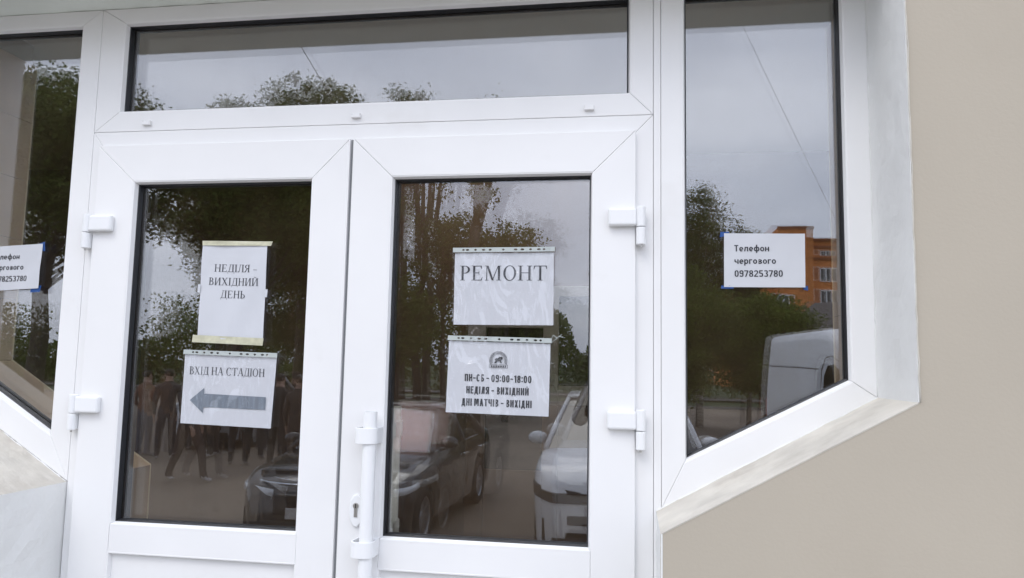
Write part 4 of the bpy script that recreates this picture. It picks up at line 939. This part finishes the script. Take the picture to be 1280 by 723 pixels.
# van, nose towards the building
def van(loc, rz):
    c = empty('parked_van', loc, 'white high roof panel van reflected in the right side window', 'van', rz, None)
    L_ = 5.6; W = 2.0; Hh = 2.56; wr = .36; wb = (.95, 4.3)
    pr = [(0, .60, .95), (.10, .45, 1.05), (.75, .3, 1.25), (1.0, .3, 1.42), (1.75, .3, 2.25), (2.1, .3, 2.48), (2.6, .3, 2.55), (5.45, .3, 2.56), (5.55, .32, 2.50), (5.6, .35, 2.3)]
    xs = sorted(set([0, .05, .12] + list(np.arange(.2, L_, .09)) + [L_ - .12, L_ - .05, L_])); v = []
    for x in xs:
        zt = float(np.interp(x, [p[0] for p in pr], [p[2] for p in pr])); b = .34
        for w_ in wb:
            d = abs(x - w_); ra = wr + .07
            if d < ra: b = max(b, wr + math.sqrt(ra * ra - d * d))
        w0 = W / 2 * (1 - .15 * max(0, (.6 - x) / .6) ** 2 - .04 * max(0, (x - L_ + .15) / .15) ** 2)
        tumble = lambda z: w0 * (1 - .13 * max(0, (z - 1.2) / 1.4) ** 1.6)
        zz = [b, b + (zt - b) * .25, b + (zt - b) * .45, b + (zt - b) * .62, b + (zt - b) * .8, zt - .16, zt - .05]
        ring = [(tumble(z), z) for z in zz] + [(tumble(zt) * .86, zt - .005), (tumble(zt) * .5, zt + .02), (0, zt + .025)]
        full = [(-a, z) for a, z in ring] + [(a, z) for a, z in ring[-2::-1]]; v += [(a, -x, z) for a, z in full]
    k = len(full); n = len(xs); mb = MB(); mb.add(v, [(i * k + j, i * k + j + 1, (i + 1) * k + j + 1, (i + 1) * k + j) for i in range(n - 1) for j in range(k - 1)] + [tuple(range(k - 1, -1, -1)), tuple(range((n - 1) * k, n * k))])
    mb.build('body', PVAN, c, smooth=True, fix=True)
    wt = lambda z: W / 2 * (1 - .13 * max(0, (z - 1.2) / 1.4) ** 1.6)
    mb = MB(); v = []
    for i in range(5):
        t = i / 4; z = 1.38 + .78 * t; y = -(1.02 + .68 * t)
        for j in range(9): u = -1 + j / 4; v.append((u * (wt(z) - .10), y + .06 * (1 - u * u) + .03, z))
    mb.add(v, [(i * 9 + j, i * 9 + j + 1, (i + 1) * 9 + j + 1, (i + 1) * 9 + j) for i in range(4) for j in range(8)]); mb.build('windscreen', CGL, c, smooth=True)
    for s in (-1, 1):
        mb = MB(); P = []
        for (x, z) in [(1.35, 1.28), (2.28, 1.28), (2.36, 1.40), (2.34, 1.85), (2.22, 2.0), (1.95, 2.02), (1.75, 1.95)]: P.append((s * (wt(z) + .012), -x, z))
        mb.add(P, [tuple(range(7))]); mb.build('side_window', CGL, c)
        def seam(nm, pts, r_=.008, m=BLK): mb = MB(); mb.tube([(s * (wt(z) + .001), -x, z) for x, z in pts], r_, 5); mb.build(nm, m, c, smooth=True)
        seam('door_seam', [(1.15, .45), (1.18, 1.2), (1.75, 2.05), (2.1, 2.14), (2.35, 2.12), (2.48, 1.95), (2.5, 1.3), (2.48, .45)])
        seam('body_crease', [(2.62, 1.95), (4.0, 1.98), (5.5, 2.0)]); seam('side_rub_strip', [(2.62, .82), (5.5, .82)], .03, BLK)
        mb = MB(); mb.box(min(s * 1.0, s * 1.22), max(s * 1.0, s * 1.22), -1.5, -1.4, 1.3, 1.62); mb.build('wing_mirror', BLK, c, bevel=.03)
        mb = MB(); mb.box(min(s * .99, s * 1.02), max(s * .99, s * 1.02), -2.42, -2.25, 1.14, 1.18); mb.build('door_handle', BLK, c, bevel=.008)
        mb = MB(); mb.box(min(s * .6, s * .9), max(s * .6, s * .9), -.3, -.02, .82, 1.0); mb.build('headlight', LAMP, c, bevel=.04)
        mb = MB(); mb.box(min(s * .86, s * .99), max(s * .86, s * .99), -5.62, -5.5, .95, 1.4); mb.build('tail_lamp', REDL, c, bevel=.02)
        for w_ in wb: wheel(c, s * .87, -w_, wr, s)
    mb = MB(); mb.box(-.8, .8, -5.4, -.3, .25, .7); mb.build('underbody', BLK, c)
    mb = MB(); mb.box(-.86, .86, -.2, .03, .35, .62); mb.build('bumper', BLK, c, bevel=.04); mb = MB(); mb.box(-.45, .45, -.15, .02, .72, .86); mb.build('grille', BLK, c, bevel=.02)
    return c
# left flank passes (2.40,-11.8) .. (3.00,-9.4)
a_ = math.atan2(.33, 3.7)
hx_, hy_ = math.sin(a_), math.cos(a_); side = (-hy_, hx_)
px, py = 2.60 + hx_ * 5.6, -13.1 + hy_ * 5.6
van((px - side[0] * 1.0, py - side[1] * 1.0, 0), -a_).scale = (1, 1, 1.045)

# ------------------------------------------------------------------ people reflected in the glass
person((-.06, -2.60, GZ), 0, 'photographer in dark jacket holding a phone, reflected at the edge of the right leaf', 'photo', top=(.015, .014, .016), h=1.68)
mb = MB(); mb.box(-.078, .078, -2.222, -2.213, 1.962, 2.036); o = mb.build('phone', BLK, bevel=.004); tag(o, 'black smartphone held level by the photographer', 'phone')
PE = [
 (-9.85, -12.3, 200, 'pocket', (.20, .10, .06), (.12, .12, .14), 1.76, 'man in brown top at the left end of the group in the left leaf'),
 (-9.15, -12.0, 150, 'stand', (.04, .035, .035), (.03, .025, .03), 1.80, 'tall man in charcoal jacket, second from the left in the group'),
 (-9.45, -13.6, 170, 'pocket', (.10, .07, .06), (.05, .05, .06), 1.72, 'man in brown jacket in the back row of the group'),
 (-8.45, -12.6, 90, 'stand', (.025, .025, .03), (.02, .02, .022), 1.74, 'man in black jacket seen from the side, centre of the group'),
 (-8.0, -13.8, 210, 'pocket', (.16, .15, .15), (.04, .04, .05), 1.70, 'man in grey jacket standing behind the walking one'),
 (-8.9, -13.2, 185, 'stand', (.03, .03, .035), (.025, .025, .03), 1.77, 'man in dark hooded top packed in the middle of the group'),
 (-7.55, -12.6, 175, 'pocket', (.04, .03, .03), (.03, .03, .035), 1.74, 'man in dark jacket at the right end of the group'),
 (-7.15, -9.5, -75, 'walk', (.03, .028, .03), (.05, .03, .028), 1.78, 'man in dark clothes walking across the lot below the arrow notice'),
 (-7.35, -11.6, 160, 'stand', (.05, .045, .045), (.02, .02, .024), 1.76, 'man in dark grey top hidden behind the arrow notice'),
 (-6.75, -11.9, 190, 'pocket', (.04, .04, .05), (.02, .02, .024), 1.75, 'man in navy jacket right of the walking one'),
 (-6.15, -10.7, 175, 'pocket', (.015, .015, .017), (.018, .018, .02), 1.78, 'man in black beside the black saloon, left of the pair'),
 (-5.60, -10.3, 185, 'stand', (.05, .038, .032), (.06, .045, .04), 1.77, 'man in brown clothes beside the black saloon, right of the pair'),
]
for i, (x, y, a, po, tp, lg, hh, lb) in enumerate(PE):
    person((x, y, 0), R(a), lb, po, tp, lg, h=hh, swing=1 if po == 'walk' else 0, group='men standing in the parking lot', seed=i, shoe=(.55, .52, .5) if i % 2 else (.3, .28, .27))

# ------------------------------------------------------------------ far building, sheds, power lines
BRK = mat('orange_brick', (.68, .25, .075), .85, var=.12, vscale=2, bump=.2)
BRK2 = mat('dark_orange_brick', (.30, .11, .05), .85, var=.1, vscale=2); WFR = mat('window_frame_white', (.85, .85, .85), .5); WGL = mat('far_window_glass', (.05, .06, .07), .1)
ob_ = empty('apartment_building', (23.2, -96, 0), 'orange brick apartment block with white windows, reflected in the right side window', 'building')
mb = MB(); mb.box(-5.6, -1.6, -7, 5.0, 0, 19.2); mb.box(-1.6, 12, -7, 3.5, 0, 17.9); mb.box(-12.0, -5.6, -7, 3.0, 0, 14.0); mb.build('wall', BRK, ob_)
mb = MB(); mb.box(-1.5, 12.1, 3.4, 3.75, 16.8, 17.1); mb.box(-1.5, 12.1, 3.4, 3.75, 15.4, 15.7); mb.box(-5.7, -1.5, 4.9, 5.1, 18.9, 19.3); mb.box(-1.5, 12.2, 3.4, 3.9, 17.7, 18.0); build_each(mb, 'parapet_band', BRK2, ob_)
wm = MB(); wm.box(-.98, .98, 0, .12, -.85, .85); wm = wm.mesh('window'); wm.materials.append(WFR)
gm = MB(); 
for a, b in ((-.86, -.38), (-.20, .20), (.38, .86)): gm.box(a, b, .115, .13, -.72, .72)
gm = gm.mesh('pane'); gm.materials.append(WGL)
spots = [(x, z) for z in (13.6, 10.9, 8.2, 5.5, 2.8) for x in (.4, 3.2, 6.0, 8.8)] ; spots = [(x, 3.5, z) for x, z in spots] + [(-4.6 - .2, 5.0, z) for z in (10.2, 7.6, 5.0, 2.6)]
for x in (.4, 3.2, 6.0, 8.8): spots.append((x, 3.5, 16.2))
for x, y, z in spots:
    w_ = bpy.data.objects.new('window', wm); COL.objects.link(w_); w_.parent = ob_; w_.location = (x, y, z)
    if z > 16: w_.scale = (.9, 1, .35)
    g_ = bpy.data.objects.new('pane', gm); COL.objects.link(g_); g_.parent = w_
RF = mat('shed_roof_slate', (.10, .085, .08), .8, var=.2, vscale=3); SHW = mat('shed_wall', (.20, .17, .14), .85, var=.1, vscale=1)
sh = empty('low_shed', (12.2, -37, 0), 'low brown shed with pitched slate roof behind the van, in the right side window reflection', 'shed', R(8))
mb = MB(); mb.box(-4.5, 6, -3, 3, 0, 3.7); mb.build('wall', SHW, sh)
mb = MB(); mb.add([(-5.0, 3.6, 3.6), (6.5, 3.6, 3.6), (6.5, 0, 5.6), (-3.0, 0, 5.3), (-5.0, -3.6, 3.6), (6.5, -3.6, 3.6)], [(0, 1, 2, 3), (3, 2, 5, 4), (0, 3, 4)]); q = mb.build('roof', RF, sh); s_ = q.modifiers.new('s', 'SOLIDIFY'); s_.thickness = .15
mb = MB(); mb.box(.6, 1.3, -1, -.3, 4.6, 6.3); mb.build('chimney', SHW, sh)
mb = MB(); mb.box(1.5, 2.4, 3.0, 3.06, 0, 2.1); mb.build('door', RF, sh)
def wire(a, b, sag, lb, r=.012):
    mb = MB(); a, b = Vector(a), Vector(b); pts = []
    for i in range(21): t = i / 20; p = a.lerp(b, t); p.z -= sag * 4 * t * (1 - t); pts.append(p)
    mb.tube(pts, r, 5); tag(mb.build('overhead_wire', BLK, smooth=True), lb, 'wire')
wire((-9.6, -6, 15.0), (-7.30, -17.0, 8.0), .1, 'thin overhead wire above the tree top in the transom reflection', .01)
wire((.9, -12, 11.5), (4.3, -12, 3.4), .1, 'thin wire slanting down across the sky of the right side window', .004)

# ------------------------------------------------------------------ trees placed across the lot
tree((-16.7, -17.5, 0), 0, 3.2, 7.6, 3.0, 480, 150, .075, 'dense maple filling the left side window reflection', trunk_r=.3, seed=21, spread=.55)
tree((-12.15, -25, 0), 0, 2.8, 8.5, 4.8, 560, 130, .075, 'tallest round topped tree, its crown tip in the middle of the transom', trunk_r=.3, seed=22, spread=.5)
tree((-15.4, -25, 0), 0, 1.9, 7.9, 4.6, 340, 120, .075, 'tree whose pointed tip shows in the left half of the transom', trunk_r=.25, seed=23, spread=.5)
tree((-11.6, -19.0, 0), 0, 2.7, 6.7, 2.3, 400, 130, .07, 'broad tree hanging over the men, in the top of the left leaf', trunk_r=.28, seed=24, spread=.5)
tree((-8.7, -26, 0), 0, 1.3, 11.0, 3.0, 70, 70, .07, 'slender tree with loose crown, right of the tallest one', trunk_r=.2, seed=25, spread=.4)
tree((-6.3, -23, 0), 0, 1.5, 5.9, 1.3, 120, 90, .065, 'bushy crown left of the tall bare trunk in the right leaf', trunk_r=.12, seed=27, spread=.4)
tree((-4.3, -24, 0), 0, 1.3, 5.8, 1.2, 100, 90, .065, 'bushy crown right of the tall bare trunk in the right leaf', trunk_r=.12, seed=28, spread=.4)
tree((-8.2, -21, 0), 0, 2.0, 3.4, 2.1, 240, 110, .07, 'low wide tree behind the black saloon', lf=LF1, trunk_r=.14, seed=29, spread=.5)
tree((-4.9, -27, 0), 0, 2.4, 3.4, 2.3, 240, 110, .075, 'low wide tree behind the paper notices of the right leaf', trunk_r=.14, seed=30, spread=.5)
tree((2.4, -25, 0), 0, 1.3, 5.6, 3.1, 300, 80, .055, 'birch with airy top left in the right side window reflection', lf=LF2, bark=BIRCH, trunk_r=.14, seed=31, spread=.42, name='birch_tree')
tree((.6, -27, 0), 0, 1.7, 5.4, 3.2, 260, 80, .06, 'birch partly hidden behind the frame between door and side window', lf=LF2, bark=BIRCH, trunk_r=.14, seed=32, name='birch_tree', spread=.45)
tree((4.2, -26, 0), 0, .7, 5.8, 1.9, 110, 70, .055, 'narrow young tree right of the birch, its tip above the phone notice', lf=LF2, trunk_r=.1, seed=33, spread=.35)
tree((4.3, -23, 0), 0, 1.7, 3.0, 2.0, 320, 110, .06, 'rounded light green bush tree left of the van', lf=LF3, trunk_r=.12, seed=34, spread=.42)
tree((1.6, -22, 0), 0, 1.9, 2.9, 2.3, 300, 100, .06, 'mid green low tree below the birch in the right side window', lf=LF3, trunk_r=.12, seed=35, spread=.45)
tree((-13.6, -30, 0), 0, 3.2, 4.0, 3.0, 300, 110, .09, 'low tree far behind the men', trunk_r=.2, seed=36, spread=.6)
# pollarded trunks
def pollard(loc, h, label, seed, r=.16, stubs=4):
    rg = random.Random(seed); t = empty('pollarded_tree', loc, label, 'tree', group='pollarded trees across the parking lot')
    mb = MB(); pts = [(rg.uniform(-.05, .05) * i, 0, h * .62 * i / 5) for i in range(6)]; mb.tube(pts, [r * (1 - .06 * i) for i in range(6)], 9); mb.build('trunk', BARK, t, smooth=True)
    tipx = pts[-1][0]; tips = []
    for k in range(stubs):
        a = rg.uniform(0, 6.28); e = rg.uniform(.25, .8); hh = h * rg.uniform(.78, 1.02)
        P = [(tipx, 0, h * .58), (tipx + math.cos(a) * e * .5, math.sin(a) * e * .5, h * .70), (tipx + math.cos(a) * e * .8, math.sin(a) * e * .8, hh)]
        mb = MB(); mb.tube(P, [r * .62, r * .5, r * .28], 7); mb.build('limb', BARK, t, smooth=True); tips.append(P[-1]); tips.append(P[1])
    n = 900; rg2 = np.random.default_rng(seed); T = np.array(tips)[rg2.integers(0, len(tips), n)]; P = T + rg2.normal(0, .22, (n, 3)); v = []; f = []
    for i, p in enumerate(P):
        a = rg2.normal(0, 1, 3); a /= np.linalg.norm(a); b = np.cross(a, rg2.normal(0, 1, 3)); b /= np.linalg.norm(b); s = .07
        v += [p - a * s, p - b * s * .5, p + a * s, p + b * s * .5]; f.append((4 * i, 4 * i + 1, 4 * i + 2, 4 * i + 3))
    mb = MB(); mb.add(v, f); q = mb.build('crown', LF1, t); q['kind'] = 'stuff'
pollard((-7.75, -22, 0), 10.2, 'leftmost lopped trunk at the left edge of the right leaf', 1)
pollard((-7.25, -23, 0), 9.8, 'lopped trunk second from the left edge of the right leaf', 2)
pollard((-6.75, -22.5, 0), 9.4, 'lopped trunk with forked stubs, third in the right leaf', 3)
pollard((-5.0, -22, 0), 11.0, 'tallest lopped trunk standing alone above the РЕМОНТ notice', 4, r=.24, stubs=5)
# distant belt of woodland
n = 90000; rg = np.random.default_rng(5); X = rg.uniform(-75, 22, n); H_ = 6.0 - 2.2 * (X < -17) + 1.4 * np.sin(X * .33) + 1.4 * np.sin(X * .9 + 1) + .8 * np.sin(X * 2.3); Z = H_ * rg.random(n) ** .7; Y = -52 + rg.normal(0, 1.6, n)
P = np.stack([X, Y, Z], 1); a = rg.normal(0, 1, (n, 3)); a /= np.linalg.norm(a, axis=1)[:, None]; b = np.cross(a, rg.normal(0, 1, (n, 3))); b /= np.linalg.norm(b, axis=1)[:, None]; s = .15
V = np.stack([P - a * s, P - b * s * .6, P + a * s, P + b * s * .6], 1).reshape(-1, 3); me = bpy.data.meshes.new('woodland'); me.from_pydata(V.tolist(), [], [(4 * i, 4 * i + 1, 4 * i + 2, 4 * i + 3) for i in range(n)])
tag(link('distant_woodland', me, LF1), 'far dark green belt of trees beyond the parking lot', 'woodland', kind='stuff')
